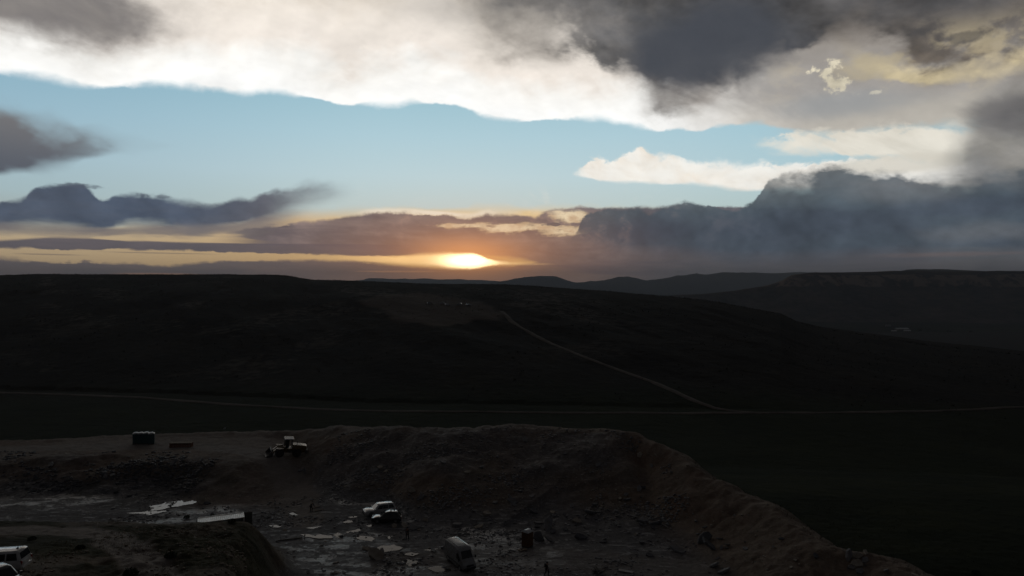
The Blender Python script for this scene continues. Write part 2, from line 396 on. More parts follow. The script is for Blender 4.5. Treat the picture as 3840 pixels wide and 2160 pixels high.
# the sun burning through the gap over the hill
spread = W.m('ADD', W.mul(gauss(1165, 646, 300, 95), 0.42), W.mul(gauss(1175, 648, 130, 46), 0.62))
C = W.mix(W.mn(W.mul(spread, 0.74), 1.0), C, lin(255, 160, 84))
C = W.addc(W.mul(gauss(1178, 640, 300, 120), 0.16), C, (0.55, 0.26, 0.10, 1))
C = W.addc(W.mul(gauss(1178, 650, 120, 40), 0.5), C, (0.75, 0.34, 0.10, 1))
C = W.addc(W.mul(prod(W.step(RELIEF, 0.0, 0.4), gauss(1260, 560, 330, 60)), 0.3), C, lin(235, 170, 110))
ta = edge([(-100, 628), (0, 630), (300, 632), (500, 635), (700, 640), (850, 643), (1000, 645), (1080, 641), (1180, 638), (1240, 655), (1300, 662), (1400, 664)])
ba = edge([(-100, 646), (0, 644), (300, 660), (500, 660), (700, 652), (900, 656), (1000, 664), (1080, 670), (1180, 678), (1240, 667), (1300, 665), (1400, 665)])
slot = prod(below(ta, 0.17, jit(wisp=0.3, fine=0.1)), above(ba, 0.16, jit(wisp=0.4, fine=0.1)))
hot = W.add(W.mul(gauss(1178, 657, 120, 40), 1.0), W.mul(gauss(1080, 655, 190, 60), 0.55))
C = W.mix(prod(slot, W.mn(W.mul(hot, 1.7), 1.0)), C, (1.9, 1.15, 0.46, 1))
C = W.addc(W.mn(prod(slot, W.m('POWER', gauss(1178, 657, 58, 17), 1.0)), 1.0), C, (5.0, 4.2, 2.6, 1))
below_h = W.step(EL, -1.2, -0.1)
C = W.mix(below_h, lin(30, 29, 30), C)

bg = W.new('ShaderNodeBackground'); W.put(bg.inputs[0], C); bg.inputs[1].default_value = 1.0
wo = W.new('ShaderNodeOutputWorld'); WT.links.new(bg.outputs[0], wo.inputs[0])

# ------------------------------------------------------------------ sun lamp
sd = bpy.data.lights.new('sun', 'SUN')
sd.energy = 0.15; sd.angle = math.radians(2.0); sd.color = (1.0, 0.66, 0.36)
sun = bpy.data.objects.new('sun', sd); col.objects.link(sun)
_a = math.radians(SUN_AZ); _e = math.radians(SUN_EL)
to_sun = Vector((math.sin(_a) * math.cos(_e), math.cos(_a) * math.cos(_e), math.sin(_e)))
sun.rotation_euler = to_sun.to_track_quat('Z', 'Y').to_euler()
# ------------------------------------------------------------------ helpers
rng = random.Random(7)
nrng = np.random.default_rng(11)
_perm = np.random.default_rng(5).random((512, 512)).astype(np.float64)

def vnoise(x, y):
    xi = np.floor(x).astype(np.int64); yi = np.floor(y).astype(np.int64)
    fx = x - xi; fy = y - yi
    fx = fx * fx * fx * (fx * (fx * 6 - 15) + 10); fy = fy * fy * fy * (fy * (fy * 6 - 15) + 10)
    a = _perm[xi % 512, yi % 512]; b = _perm[(xi + 1) % 512, yi % 512]
    c = _perm[xi % 512, (yi + 1) % 512]; d = _perm[(xi + 1) % 512, (yi + 1) % 512]
    return (a + (b - a) * fx) * (1 - fy) + (c + (d - c) * fx) * fy
def fbm(x, y, oct=4, gain=0.5, lac=2.03, ox=0.0):
    o = 0.0; amp = 1.0; s = 0.0
    for k in range(oct):
        o = o + amp * (vnoise(x + ox + 17.3 * k, y - ox + 9.1 * k) - 0.5); s += amp
        x = x * lac; y = y * lac; amp *= gain
    return o / s * 2.0           # about -1..1
def sstep(x, a, b):
    t = np.clip((x - a) / (b - a), 0, 1); return t * t * (3 - 2 * t)
def smax(a, b, k):
    h = np.clip(0.5 + 0.5 * (a - b) / k, 0, 1); return b + (a - b) * h + k * h * (1 - h)

def ground_pt(px, py, z):
    """world point at height z that the photograph shows at pixel (px, py) of 3840 x 2160"""
    d = (CAM_Z - z) * F / (py - 1080.0)
    return ((px - 1920.0) / F * d, d)

# ---- quarry: rim, slopes, bench, mound -----------------------------------------------------
RIM = [(-260, 150, 3.5), (-140, 135, 3.5)]
for px, py, z in [(150, 1652, 3.5), (480, 1633, 3.5), (840, 1622, 3.8), (1000, 1614, 4.2), (1150, 1612, 5.2), (1300, 1603, 6.4), (1500, 1606, 7.4), (1700, 1607, 8), (2000, 1601, 8),
                  (2250, 1607, 8), (2380, 1628, 8), (2530, 1690, 7), (2640, 1785, 5.6), (2850, 1868, 5), (2960, 1955, 4.3), (3100, 2052, 4), (3300, 2084, 4), (3450, 2160, 4)]:
    x, y = ground_pt(px, py, z); RIM.append((x, y, z))
RIM += [(45, 60, 4), (46, 40, 4), (46, 0, 4)]
RIM = np.array(RIM)

def rim_field(X, Y):
    """signed distance to the rim (positive outside the quarry) and rim height beside the point"""
    best = np.full(X.shape, 1e9); zr = np.zeros(X.shape); sgn = np.ones(X.shape)
    for i in range(len(RIM) - 1):
        ax, ay, az = RIM[i]; bx, by, bz = RIM[i + 1]
        dx, dy = bx - ax, by - ay; L2 = dx * dx + dy * dy
        t = np.clip(((X - ax) * dx + (Y - ay) * dy) / L2, 0, 1)
        qx, qy = X - ax - t * dx, Y - ay - t * dy
        d = np.hypot(qx, qy)
        side = (dx * qy - dy * qx)                 # left of travel = outside
        m = d < best
        best = np.where(m, d, best); zr = np.where(m, az + (bz - az) * t, zr); sgn = np.where(m, np.where(side > 0, 1.0, -1.0), sgn)
    return best * sgn, zr

FOOT_X = np.array([-60, -52, -46, -38, -32, -26.7, -20, -16.5, -12, -4.5, 2.9, 10, 17, 23.7, 30])
FOOT_Y = np.array([150, 142, 131, 120, 114, 108.5, 107.5, 101.5, 97, 95.5, 93.5, 93, 92, 89.5, 86])
def mound_right(Y):
    return np.interp(Y, [30, 55, 70, 76, 82, 86, 90, 96], [-12, -17, -21.5, -23.3, -25.2, -26.6, -27.8, -30])

CREST = [(-1800, 1040), (-900, 1038), (-200, 1036), (0, 1033), (149, 1028), (452, 1027), (696, 1029), (994, 1029), (1078, 1032), (1130, 1041), (1168, 1047), (1280, 1050), (1628, 1064), (1901, 1065),
         (2075, 1077), (2274, 1090), (2560, 1117), (2684, 1132), (2928, 1179), (2987, 1209), (3082, 1234), (3305, 1266), (3454, 1290), (3840, 1335), (4300, 1380), (5200, 1400)]
CU = np.array([(p[0] - 1920) / F for p in CREST]); CV = np.array([(1080 - p[1]) / F for p in CREST])
def crest_y(u): return np.interp(u, [-1.4, -0.4, 0.0, 0.25, 0.4, 0.55, 0.75, 1.2], [900, 800, 760, 700, 650, 610, 570, 520])
def crest_z(u):
    return CAM_Z + np.interp(u, CU, CV) * crest_y(u)
def base_z(u): return np.interp(u, [-1.2, -0.7, 0.3, 0.8, 1.3], [-15.0, -15.0, -15.5, -21.0, -26.0])

def height(X, Y, fine=True):
    X = np.asarray(X, float); Y = np.asarray(Y, float)
    u = X / np.maximum(Y, 1.0)
    s, zr = rim_field(X, Y)
    zr = zr + (0.55 * fbm(X / 7, Y / 7, 4, 0.55, ox=111.0) + 0.45 * np.maximum(fbm(X / 3.2, Y / 3.2, 3, ox=113.0), 0)) * (1 - 0.7 * sstep(-X, 45, 60))
    # inside -----------------------------------------------------------------
    floor = 0.12 * fbm(X / 14, Y / 9, 3) - 0.05
    # spoil heap up to the far rim
    fy = np.interp(X, FOOT_X, FOOT_Y)
    rimY = np.interp(X, RIM[2:13, 0], RIM[2:13, 1])
    t = np.clip((Y - fy) / np.maximum(rimY - 2.0 - fy, 2.0), 0, 1)
    right = 1 - sstep(X, 18, 30)
    lump = fbm(X / 11, Y / 8, 4, ox=3.0)
    heap = zr * right * (0.75 * t + 0.25 * sstep(t, 0, 1)) + lump * 1.1 * sstep(t, 0.02, 0.3) * (1 - 0.75 * sstep(t, 0.7, 1.0)) * right * sstep(X, -42, -28)
    heap = heap * sstep(X, -62, -40) * (t > 0)
    # upper bench on the left with its bank
    top = np.interp(X, [-140, -93, -73, -59, -48.5, -42, -34], [124, 124.5, 127, 123.5, 124, 134, 142])
    ft = np.interp(X, [-140, -82, -65, -60, -51, -44, -36], [108, 109, 109, 112, 110, 106, 112])
    bench = 3.5 * sstep(Y + 2.2 * fbm(X / 9, Y / 9, 3, ox=8.0), ft, top) * (1 - sstep(X, -40, -26))
    bank = sstep(Y, ft - 1, ft + 4) * (1 - sstep(Y, top - 3, top + 3)) * (1 - sstep(X, -56, -47))
    bench = bench + bank * 0.75 * fbm(X / 4.2, Y / 3.2, 4, ox=21.0)
    # right berm
    bw = np.interp(Y, [60, 80, 95, 115, 130], [17, 15, 13, 12, 10])
    bt = 1 - np.clip(-s / bw, 0, 1)
    berm = zr * (0.6 * bt + 0.4 * sstep(bt, 0, 1)) * sstep(X, 10, 24)
    berm = berm + 0.55 * fbm(X / 5, Y / 5, 4, ox=31.0) * sstep(bt, 0.05, 0.4) * (1 - sstep(bt, 0.75, 1.0)) * sstep(X, 14, 26)
    zin = smax(smax(heap, bench, 0.5), berm, 0.7)
    # left foreground mound
    mr = mound_right(Y) - X + 1.6 * fbm(X / 7, Y / 7, 3, ox=41.0)
    hm = 7.2 + np.clip(80 - Y, 0, 60) * 0.155
    ridge = 80 + 1.5 * fbm(X / 10, Y * 0 + 4, 3, ox=51.0)
    mound = hm * sstep(mr, 0.0, 7.2) * (1 - sstep(Y, ridge - 1.0, ridge + 12.0))
    rough = 0.7 * sstep(X, -42, -36) * (1 - sstep(Y, 77, 80)) + 0.2
    mound = mound + sstep(mr, 1.0, 6.0) * (1 - sstep(Y, ridge - 2, ridge + 9)) * rough * (0.75 * fbm(X / 5, Y / 4.5, 4, ox=61.0) + 0.28 * fbm(X / 1.3, Y / 1.3, 3, ox=63.0))
    zin = smax(zin, mound, 0.35) + floor
    # outside ------------------------------------------------------------------
    zf = -5.0 + (base_z(u) + 5.0) * sstep(Y, 85, 250) + 0.8 * fbm(X / 60, Y / 60, 3, ox=71.0)
    Yc = crest_y(u); Zc = crest_z(u); bz = base_z(u)
    Y0 = np.interp(u, [-1.2, -0.7, -0.2, 0.3, 0.8], [345, 335, 300, 285, 285])
    tt = (Y - Y0) / (Yc - Y0)
    tc_ = np.clip(tt, 0, 1)
    # rounded lower apron, steeper middle, rounded crest
    prof = 0.55 * tc_ + 0.45 * sstep(tc_, -0.12, 1.05) / sstep(np.array(1.0), -0.12, 1.05)
    prof = prof - prof * 0 
    hill = (Zc - bz) * prof
    gul = fbm(X / 70 + Y / 160, Y / 190, 5, 0.52, ox=81.0)
    hill = hill + gul * 8.0 * np.sqrt(np.clip(np.maximum(Zc - bz, 0) / 50.0, 0, 1)) * tc_ * (1 - tc_) * 2.4
    hill = hill + 0.22 * fbm(X / 7, Y / 7, 2, ox=83.0) * sstep(tc_, 0.05, 0.3)
    back = np.maximum(tt - 1, 0) * (Yc - Y0)
    hill = hill - np.minimum(back * 0.02 + np.maximum(back - 60, 0) * 0.16, 95 + Zc)
    # quarry pad bulldozed into the hillside
    zout = zf + hill * (tt > 0)
    if np.any(s > -40):
        drop = sstep(s, -0.5, np.interp(X, [-60, 0, 25, 40], [22.0, 26.0, 17.0, 15.0]))
        zrim_in = zin
        z = np.where(s > 0, zr * (1 - drop) + zout * drop + (0.25 * fbm(X / 3, Y / 3, 3, ox=91.0)) * (1 - drop), zin)
        # blend across the rim itself
        w = sstep(s, -3.0, 0.0)
        z = np.where(s <= 0, zin * (1 - w) + (zr + 0.25 * fbm(X / 3, Y / 3, 3, ox=91.0)) * w, z)
    else:
        z = zin
    if fine:
        near = 1 - sstep(Y, 150, 260)
        inside = 1 - sstep(s, -1.0, 6.0)
        z = z + near * inside * (0.10 * fbm(X / 1.1, Y / 0.9, 3, ox=95.0) * (0.35 + sstep(z, 0.25, 1.2)))
        # thin bedding steps on the bare pit floor
        fl = inside * (1 - sstep(np.abs(zin), 0.25, 0.8))
        q = 0.16 * fbm(X / 5.0 + Y * 0.03, Y / 2.6, 4, 0.6, ox=99.0) 
        z = z + fl * (np.round(q / 0.055) * 0.055)
        z = z + (1 - inside) * near * 0.12 * fbm(X / 1.6, Y / 1.2, 2, ox=97.0)
    return z

def hgt(x, y): return float(height(np.array([x]), np.array([y]))[0])
_ty = np.concatenate([np.arange(30, 200, 0.2), np.arange(200, 1400, 1.5)])
def at(px, py):
    """point of the ground that the photograph shows at pixel (px, py)"""
    u = (px - 1920.0) / F; v = (1080.0 - py) / F
    g = height(u * _ty, _ty)
    hit = np.nonzero(CAM_Z + v * _ty < g)[0]
    i = hit[0] if len(hit) else len(_ty) - 1
    if i > 0:
        a, b = _ty[i - 1], _ty[i]
        ga = CAM_Z + v * a - g[i - 1]; gb = CAM_Z + v * b - g[i]
        y = a + (b - a) * ga / max(ga - gb, 1e-6)
    else: y = _ty[i]
    return Vector((u * y, y, hgt(u * y, y)))
def gnormal(x, y, e=0.6):
    return Vector((hgt(x - e, y) - hgt(x + e, y), hgt(x, y - e) - hgt(x, y + e), 2 * e)).normalized()

# ------------------------------------------------------------------ mesh building
def link(name, me, mat=None, parent=None):
    o = bpy.data.objects.new(name, me); col.objects.link(o)
    if mat is not None: me.materials.append(mat)
    if parent is not None: o.parent = parent
    return o
def tag(o, label=None, cat=None, group=None, kind=None):
    if label: o['label'] = label
    if cat: o['category'] = cat
    if group: o['group'] = group
    if kind: o['kind'] = kind
    return o
def thing(name, label, cat, loc, rz=0.0, group=None):
    o = bpy.data.objects.new(name, None); col.objects.link(o)
    o.empty_display_size = 0.3
    o.location = loc; o.rotation_euler = (0, 0, rz)
    return tag(o, label, cat, group)
def copy_tree(o, parent=None):
    c = o.copy(); col.objects.link(c)
    if parent is not None: c.parent = parent
    for ch in list(o.children): copy_tree(ch, c)
    return c

def grid_mesh(name, P, attrs=None, smooth=True):
    """P: rows x cols x 3 array"""
    r, c, _ = P.shape
    me = bpy.data.meshes.new(name)
    idx = np.arange(r * c).reshape(r, c)
    q = np.stack([idx[:-1, :-1], idx[:-1, 1:], idx[1:, 1:], idx[1:, :-1]], -1).reshape(-1, 4)
    me.vertices.add(r * c); me.vertices.foreach_set('co', P.reshape(-1).astype(np.float32))
    me.loops.add(q.size); me.loops.foreach_set('vertex_index', q.reshape(-1).astype(np.int32))
    me.polygons.add(len(q)); me.polygons.foreach_set('loop_start', (np.arange(len(q)) * 4).astype(np.int32))
    me.polygons.foreach_set('loop_total', np.full(len(q), 4, np.int32))
    if attrs is not None:
        a = me.color_attributes.new('surface', 'FLOAT_COLOR', 'POINT')
        a.data.foreach_set('color', attrs.reshape(-1).astype(np.float32))
    me.polygons.foreach_set('use_smooth', np.full(len(q), smooth, bool))
    me.update(calc_edges=True)
    return me

class MB:
    """collects simple shapes into one mesh"""
    def __init__(s): s.v = []; s.f = []
    def quad_ring(s, rings, cap=True, close=True):
        n = len(rings[0]); b = len(s.v)
        for r in rings: s.v += [tuple(p) for p in r]
        for i in range(len(rings) - 1):
            for j in range(n if close else n - 1):
                k = (j + 1) % n
                s.f.append((b + i * n + j, b + i * n + k, b + (i + 1) * n + k, b + (i + 1) * n + j))
        if cap:
            s.f.append(tuple(b + j for j in range(n))[::-1])
            s.f.append(tuple(b + (len(rings) - 1) * n + j for j in range(n)))
        return s
    def box(s, cx, cy, cz, sx, sy, sz, ch=0.0, rot=None):
        """box centred at c; ch chamfers the upright edges"""
        hx, hy, hz = sx / 2, sy / 2, sz / 2
        if ch > 0:
            pr = [(hx - ch, -hy), (hx, -hy + ch), (hx, hy - ch), (hx - ch, hy), (-hx + ch, hy), (-hx, hy - ch), (-hx, -hy + ch), (-hx + ch, -hy)]
        else: pr = [(hx, -hy), (hx, hy), (-hx, hy), (-hx, -hy)]
        rr = []
        zz = [(-hz, 1.0), (hz, 1.0)] if ch <= 0 else [(-hz, 1 - ch / max(hx, hy)), (-hz + ch, 1.0), (hz - ch, 1.0), (hz, 1 - ch / max(hx, hy))]
        for z, k in zz:
            ring = [Vector((x * k, y * k, z)) for x, y in pr]
            if rot is not None: ring = [rot @ p for p in ring]
            rr.append([(p.x + cx, p.y + cy, p.z + cz) for p in ring])
        return s.quad_ring(rr)
    def tube(s, p0, p1, r0, r1=None, n=8, cap=True):
        p0 = Vector(p0); p1 = Vector(p1); r1 = r0 if r1 is None else r1
        d = (p1 - p0).normalized(); a = d.orthogonal().normalized(); b = d.cross(a)
        return s.quad_ring([[p + (a * math.cos(2 * math.pi * k / n) + b * math.sin(2 * math.pi * k / n)) * r for k in range(n)] for p, r in ((p0, r0), (p1, r1))], cap)
    def lathe(s, c, axis, prof, n=16):
        """prof: (offset along axis, radius)"""
        c = Vector(c); d = Vector(axis).normalized(); a = d.orthogonal().normalized(); b = d.cross(a)
        return s.quad_ring([[c + d * o + (a * math.cos(2 * math.pi * k / n) + b * math.sin(2 * math.pi * k / n)) * max(r, 1e-4) for k in range(n)] for o, r in prof])
    def panel(s, p, th=0.01, out=None):
        """thin plate from 4 or more corner points, thickness outwards"""
        p = [Vector(q) for q in p]
        nrm_ = (p[1] - p[0]).cross(p[2] - p[0]).normalized()
        if out is not None and nrm_.dot(Vector(out)) < 0: p = p[::-1]; nrm_ = -nrm_
        return s.quad_ring([[q for q in p], [q + nrm_ * th for q in p]])
    def build(s, name, mat, parent=None, smooth=False, bevel=0.0):
        me = bpy.data.meshes.new(name)
        me.from_pydata(s.v, [], s.f); me.validate(); me.update()
        bm = bmesh.new(); bm.from_mesh(me)
        bmesh.ops.recalc_face_normals(bm, faces=bm.faces)
        if bevel > 0:
            bmesh.ops.bevel(bm, geom=[e for e in bm.edges if e.calc_face_angle(0) > 0.5], offset=bevel, segments=2, affect='EDGES', clamp_overlap=True)
        bm.to_mesh(me); bm.free()
        if smooth:
            me.polygons.foreach_set('use_smooth', np.full(len(me.polygons), True, bool))
            try: me.set_sharp_from_angle(angle=math.radians(38))
            except Exception: pass
        return link(name, me, mat, parent)

# ------------------------------------------------------------------ materials
def material(name):
    m = bpy.data.materials.new(name); m.use_nodes = True
    nt = m.node_tree; b = NB(nt)
    p = nt.nodes['Principled BSDF']
    return m, b, p
def bump(b, p, h, dist, strength=1.0):
    n = b.new('ShaderNodeBump'); n.inputs['Distance'].default_value = dist; n.inputs['Strength'].default_value = strength
    b.put(n.inputs['Height'], h); b.nt.links.new(n.outputs[0], p.inputs['Normal'])
def simple(name, c, rough=0.6, metal=0.0, var=0.25, scale=3.0, spec=0.5, coat=0.0, dirt=None, dirt_amt=0.4):
    m, b, p = material(name)
    g = b.new('ShaderNodeTexCoord').outputs['Object']
    n = b.noise(g, scale, 5, 0.6)
    c4 = (*c, 1.0); lo = tuple(x * (1 - var) for x in c) + (1.0,); hi = tuple(min(1, x * (1 + var)) for x in c) + (1.0,)
    cc = b.ramp(n, [(0.3, lo), (0.5, c4), (0.7, hi)])
    if dirt is not None:
        n2 = b.noise(g, scale * 0.7, 6, 0.65, off=4.0)
        cc = b.mix(b.step(n2, 0.45, 0.7, 0.0, dirt_amt), cc, (*dirt, 1.0))
    b.put(p.inputs['Base Color'], cc)
    b.put(p.inputs['Roughness'], b.step(b.noise(g, scale * 2, 4, 0.6, off=9.0), 0.3, 0.7, max(rough - 0.1, 0.02), min(rough + 0.12, 1.0)))
    p.inputs['Metallic'].default_value = metal
    p.inputs['Specular IOR Level'].default_value = spec
    p.inputs['Coat Weight'].default_value = coat; p.inputs['Coat Roughness'].default_value = 0.08
    return m

def ground_material():
    m, b, p = material('quarry_earth')
    geo = b.new('ShaderNodeNewGeometry').outputs['Position']
    at_ = b.new('ShaderNodeAttribute'); at_.attribute_name = 'surface'
    sp = b.new('ShaderNodeSeparateColor'); b.nt.links.new(at_.outputs['Color'], sp.inputs[0])
    soil, grass, wet = sp.outputs
    track = at_.outputs['Alpha']
    n1 = b.noise(geo, 0.35, 7, 0.6); n2 = b.noise(geo, 1.6, 7, 0.62, off=5.0); n3 = b.noise(geo, 6.0, 5, 0.65, off=11.0)
    st = b.noise(b.scalev(geo, (0.5, 1.6, 6.0)), 0.9, 6, 0.62, off=2.0)
    mixn = b.add(b.mul(n1, 0.35), b.add(b.mul(n2, 0.35), b.mul(n3, 0.3)))
    shale = b.ramp(mixn, [(0.36, (0.085, 0.080, 0.080, 1)), (0.5, (0.155, 0.148, 0.148, 1)), (0.63, (0.25, 0.24, 0.24, 1))])
    slabs = b.step(b.add(b.mul(st, 0.7), b.mul(n2, 0.3)), 0.53, 0.60)
    shale = b.mix(b.mul(slabs, 0.75), shale, (0.36, 0.35, 0.35, 1))
    # bare bedding plates on the pit floor: angular, stretched, some paler and smoother than others
    wv_ = b.new('ShaderNodeVectorMath'); wv_.operation = 'MULTIPLY_ADD'
    nz = b.new('ShaderNodeTexNoise'); b.put(nz.inputs['Vector'], geo); nz.inputs['Scale'].default_value = 0.9; nz.inputs['Detail'].default_value = 5
    b.nt.links.new(nz.outputs['Color'], wv_.inputs[0]); wv_.inputs[1].default_value = (0.9, 0.9, 0.0); b.nt.links.new(b.scalev(geo, (0.42, 0.85, 0.0)), wv_.inputs[2])
    vo = b.new('ShaderNodeTexVoronoi'); vo.feature = 'F1'; vo.inputs['Scale'].default_value = 1.0; b.nt.links.new(wv_.outputs[0], vo.inputs['Vector'])
    vsep = b.new('ShaderNodeSeparateColor'); b.nt.links.new(vo.outputs['Color'], vsep.inputs[0])
    plate = b.mul(b.mul(b.step(vsep.outputs[0], 0.52, 0.60), b.step(n2, 0.36, 0.5)), b.step(wet, 0.1, 0.6))
    shale = b.mix(b.mul(plate, 0.8), shale, (0.40, 0.385, 0.38, 1))
    earth = b.ramp(mixn, [(0.36, (0.105, 0.074, 0.053, 1)), (0.5, (0.185, 0.138, 0.103, 1)), (0.63, (0.28, 0.22, 0.17, 1))])
    red = b.step(b.noise(geo, 0.12, 5, 0.6, off=17.0), 0.5, 0.66)
    earth = b.mix(b.mul(red, 0.4), earth, (0.16, 0.085, 0.055, 1))
    c = b.mix(soil, shale, earth)
    stones = b.step(b.noise(geo, 3.4, 3, 0.5, off=23.0), 0.66, 0.70)
    c = b.mix(b.mul(stones, 0.5), c, (0.26, 0.25, 0.24, 1))
    tcol = b.ramp(mixn, [(0.36, (0.17, 0.145, 0.125, 1)), (0.63, (0.28, 0.245, 0.22, 1))])
    c = b.mix(track, c, tcol)
    gm = b.add(b.mul(b.noise(b.scalev(geo, (0.6, 1.6, 1.0)), 0.06, 7, 0.6, off=3.0), 0.8), b.mul(n2, 0.2))
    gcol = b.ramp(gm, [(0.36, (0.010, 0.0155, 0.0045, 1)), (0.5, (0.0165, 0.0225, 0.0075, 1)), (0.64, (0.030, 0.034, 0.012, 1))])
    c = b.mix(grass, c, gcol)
    b.put(p.inputs['Base Color'], c)
    sheen = b.mul(b.mul(b.mx(slabs, plate), b.sub(1.0, soil)), b.sub(1.0, grass))
    rg = b.mix(b.mul(sheen, 0.55), (0.92, 0.92, 0.92, 1), (0.32, 0.32, 0.32, 1))
    b.put(p.inputs['Roughness'], b.sub(rg, b.mul(wet, 0.35)))
    b.put(p.inputs['Specular IOR Level'], b.add(b.mul(b.sub(1.0, grass), 0.24), 0.06))
    bh = b.add(b.mul(n2, 0.5), b.add(b.mul(n3, 0.3), b.mul(slabs, 0.25)))
    bump(b, p, bh, 0.22, 0.9)
    return m

def hill_material():
    m, b, p = material('hillside_scrub')
    geo = b.new('ShaderNodeNewGeometry').outputs['Position']
    at_ = b.new('ShaderNodeAttribute'); at_.attribute_name = 'surface'
    sp = b.new('ShaderNodeSeparateColor'); b.nt.links.new(at_.outputs['Color'], sp.inputs[0])
    bare, green, scree = sp.outputs
    n1 = b.noise(geo, 0.02, 7, 0.62); n2 = b.noise(geo, 0.16, 6, 0.6, off=7.0); n3 = b.noise(geo, 0.7, 4, 0.6, off=2.0)
    s_ = b.add(b.mul(n1, 0.45), b.add(b.mul(n2, 0.35), b.mul(n3, 0.2)))
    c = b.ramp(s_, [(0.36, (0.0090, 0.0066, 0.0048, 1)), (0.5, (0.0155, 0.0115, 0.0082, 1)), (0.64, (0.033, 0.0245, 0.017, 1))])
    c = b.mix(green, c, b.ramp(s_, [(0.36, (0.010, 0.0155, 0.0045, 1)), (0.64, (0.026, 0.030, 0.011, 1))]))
    c = b.mix(b.mul(scree, b.step(b.add(b.mul(n1, 0.4), b.mul(n2, 0.6)), 0.44, 0.6)), c, (0.12, 0.104, 0.09, 1))
    c = b.mix(bare, c, b.ramp(s_, [(0.36, (0.10, 0.075, 0.06, 1)), (0.64, (0.19, 0.15, 0.125, 1))]))
    b.put(p.inputs['Base Color'], c)
    p.inputs['Roughness'].default_value = 0.95; p.inputs['Specular IOR Level'].default_value = 0.04
    bump(b, p, b.add(n2, b.mul(n3, 0.4)), 1.2, 0.8)
    return m

def far_material(name, lo, hi, sc_, cliff=None, zlo=0, zhi=1):
    m, b, p = material(name)
    geo = b.new('ShaderNodeNewGeometry').outputs['Position']
    n = b.add(b.mul(b.noise(geo, sc_, 7, 0.6), 0.6), b.mul(b.noise(geo, sc_ * 6, 5, 0.6, off=3.0), 0.4))
    c = b.ramp(n, [(0.38, (*lo, 1)), (0.62, (*hi, 1))])
    if cliff is not None:
        sx = b.new('ShaderNodeSeparateXYZ'); b.nt.links.new(geo, sx.inputs[0])
        zz = b.add(sx.outputs[2], b.mul(b.sub(n, 0.5), 40.0))
        k = b.mul(b.step(zz, zlo, zlo + 9), b.sub(1.0, b.step(zz, zhi - 8, zhi)))
        k = b.mul(k, b.step(b.noise(b.scalev(geo, (1, 1, 0.3)), sc_ * 3, 5, 0.6, off=6.0), 0.42, 0.56))
        c = b.mix(k, c, (*cliff, 1))
    b.put(p.inputs['Base Color'], c)
    p.inputs['Roughness'].default_value = 1.0; p.inputs['Specular IOR Level'].default_value = 0.0
    return m

# ------------------------------------------------------------------ ground meshes
NU = 1000
US = np.linspace(-1.02, 1.02, NU)
rows = [24.0]
while rows[-1] < 176: rows.append(rows[-1] + max(0.18, 0.72 * rows[-1] ** 2 / 23222))
YS = np.array(rows)
XX = YS[:, None] * US[None, :]; YY = np.repeat(YS[:, None], NU, 1)
ZZ = height(XX, YY)
s_, zr_ = rim_field(XX, YY)
fyy = np.interp(XX, FOOT_X, FOOT_Y)
inside = 1 - sstep(s_ + 3.5 * fbm(XX / 5, YY / 5, 5, 0.6, ox=5.0), 0.0, 7.0)
grass = (1 - inside)
bermside = sstep(XX, 14, 26) * sstep(-s_, 18, 7)
soil = np.clip(bermside + (0.3 + 0.6 * sstep(fbm(XX / 16, YY / 12, 4, ox=14.0), -0.3, 0.35)) * sstep(ZZ, 0.6, 2.0), 0, 1)
soil = np.maximum(soil, sstep(-s_, 13, 3) * 0.85 * inside * np.maximum(sstep(XX, 12, 22), 1 - sstep(XX, -46, -36)))
mnd = sstep(mound_right(YY) - XX, 0, 5) * (1 - sstep(YY, 88, 92))
soil = np.maximum(soil, mnd * (0.6 + 0.4 * sstep(fbm(XX / 8, YY / 8, 3, ox=77.0), -0.4, 0.3)))
bnk = (1 - sstep(XX, -44, -34)) * sstep(YY, 124, 130)
soil = np.maximum(soil, bnk * 0.9)
ramp_ = sstep(XX + 1.5 * fbm(XX / 4, YY / 4, 3, ox=61.0), -56, -50) * (1 - sstep(XX + 2 * fbm(XX / 5, YY / 5, 3, ox=63.0), -38, -31)) * sstep(YY, 104, 110)
soil = np.maximum(soil, ramp_ * 0.7)
# wheel-worn tracks
def track_mask(pts, w):
    m = np.zeros(XX.shape)
    for (ax, ay), (bx, by) in zip(pts[:-1], pts[1:]):
        dx, dy = bx - ax, by - ay
        t = np.clip(((XX - ax) * dx + (YY - ay) * dy) / (dx * dx + dy * dy), 0, 1)
        d = np.hypot(XX - ax - t * dx, YY - ay - t * dy)
        m = np.maximum(m, 1 - sstep(d + 0.7 * fbm(XX / 2.5, YY / 2.5, 2, ox=15.0), w * 0.55, w))
    return m
tr = track_mask([(-135, 131), (-96, 131), (-78, 134), (-60, 134), (-48, 129), (-40, 121), (-35, 113), (-33, 106), (-30, 100)], 3.6)
tr = np.maximum(tr, 1.0 * track_mask([ground_pt(0, 2005, 7.5), ground_pt(260, 2010, 7.5), ground_pt(400, 2030, 7.8), ground_pt(480, 2080, 8.6), ground_pt(560, 2160, 9.4), ground_pt(600, 2240, 10)], 2.6))
tr = np.maximum(tr, 0.55 * track_mask([ground_pt(1500, 2130, 0), ground_pt(1900, 2100, 0), ground_pt(2250, 2110, 0), ground_pt(2600, 2160, 0)], 5.0))
tr = np.maximum(tr, 0.5 * sstep(XX, -95, -85) * (1 - sstep(XX, -50, -44)) * sstep(YY, 129, 132) * inside)
wet = (1 - sstep(np.abs(ZZ), 0.1, 0.4)) * inside * sstep(fbm(XX / 12, YY / 8, 3, ox=19.0), -0.2, 0.3)
mgrass = mnd * (0.35 + 0.5 * sstep(fbm(XX / 7, YY / 5, 4, ox=23.0), -0.3, 0.3)) * (1 - tr)
grass = np.clip(np.maximum(grass, mgrass), 0, 1)
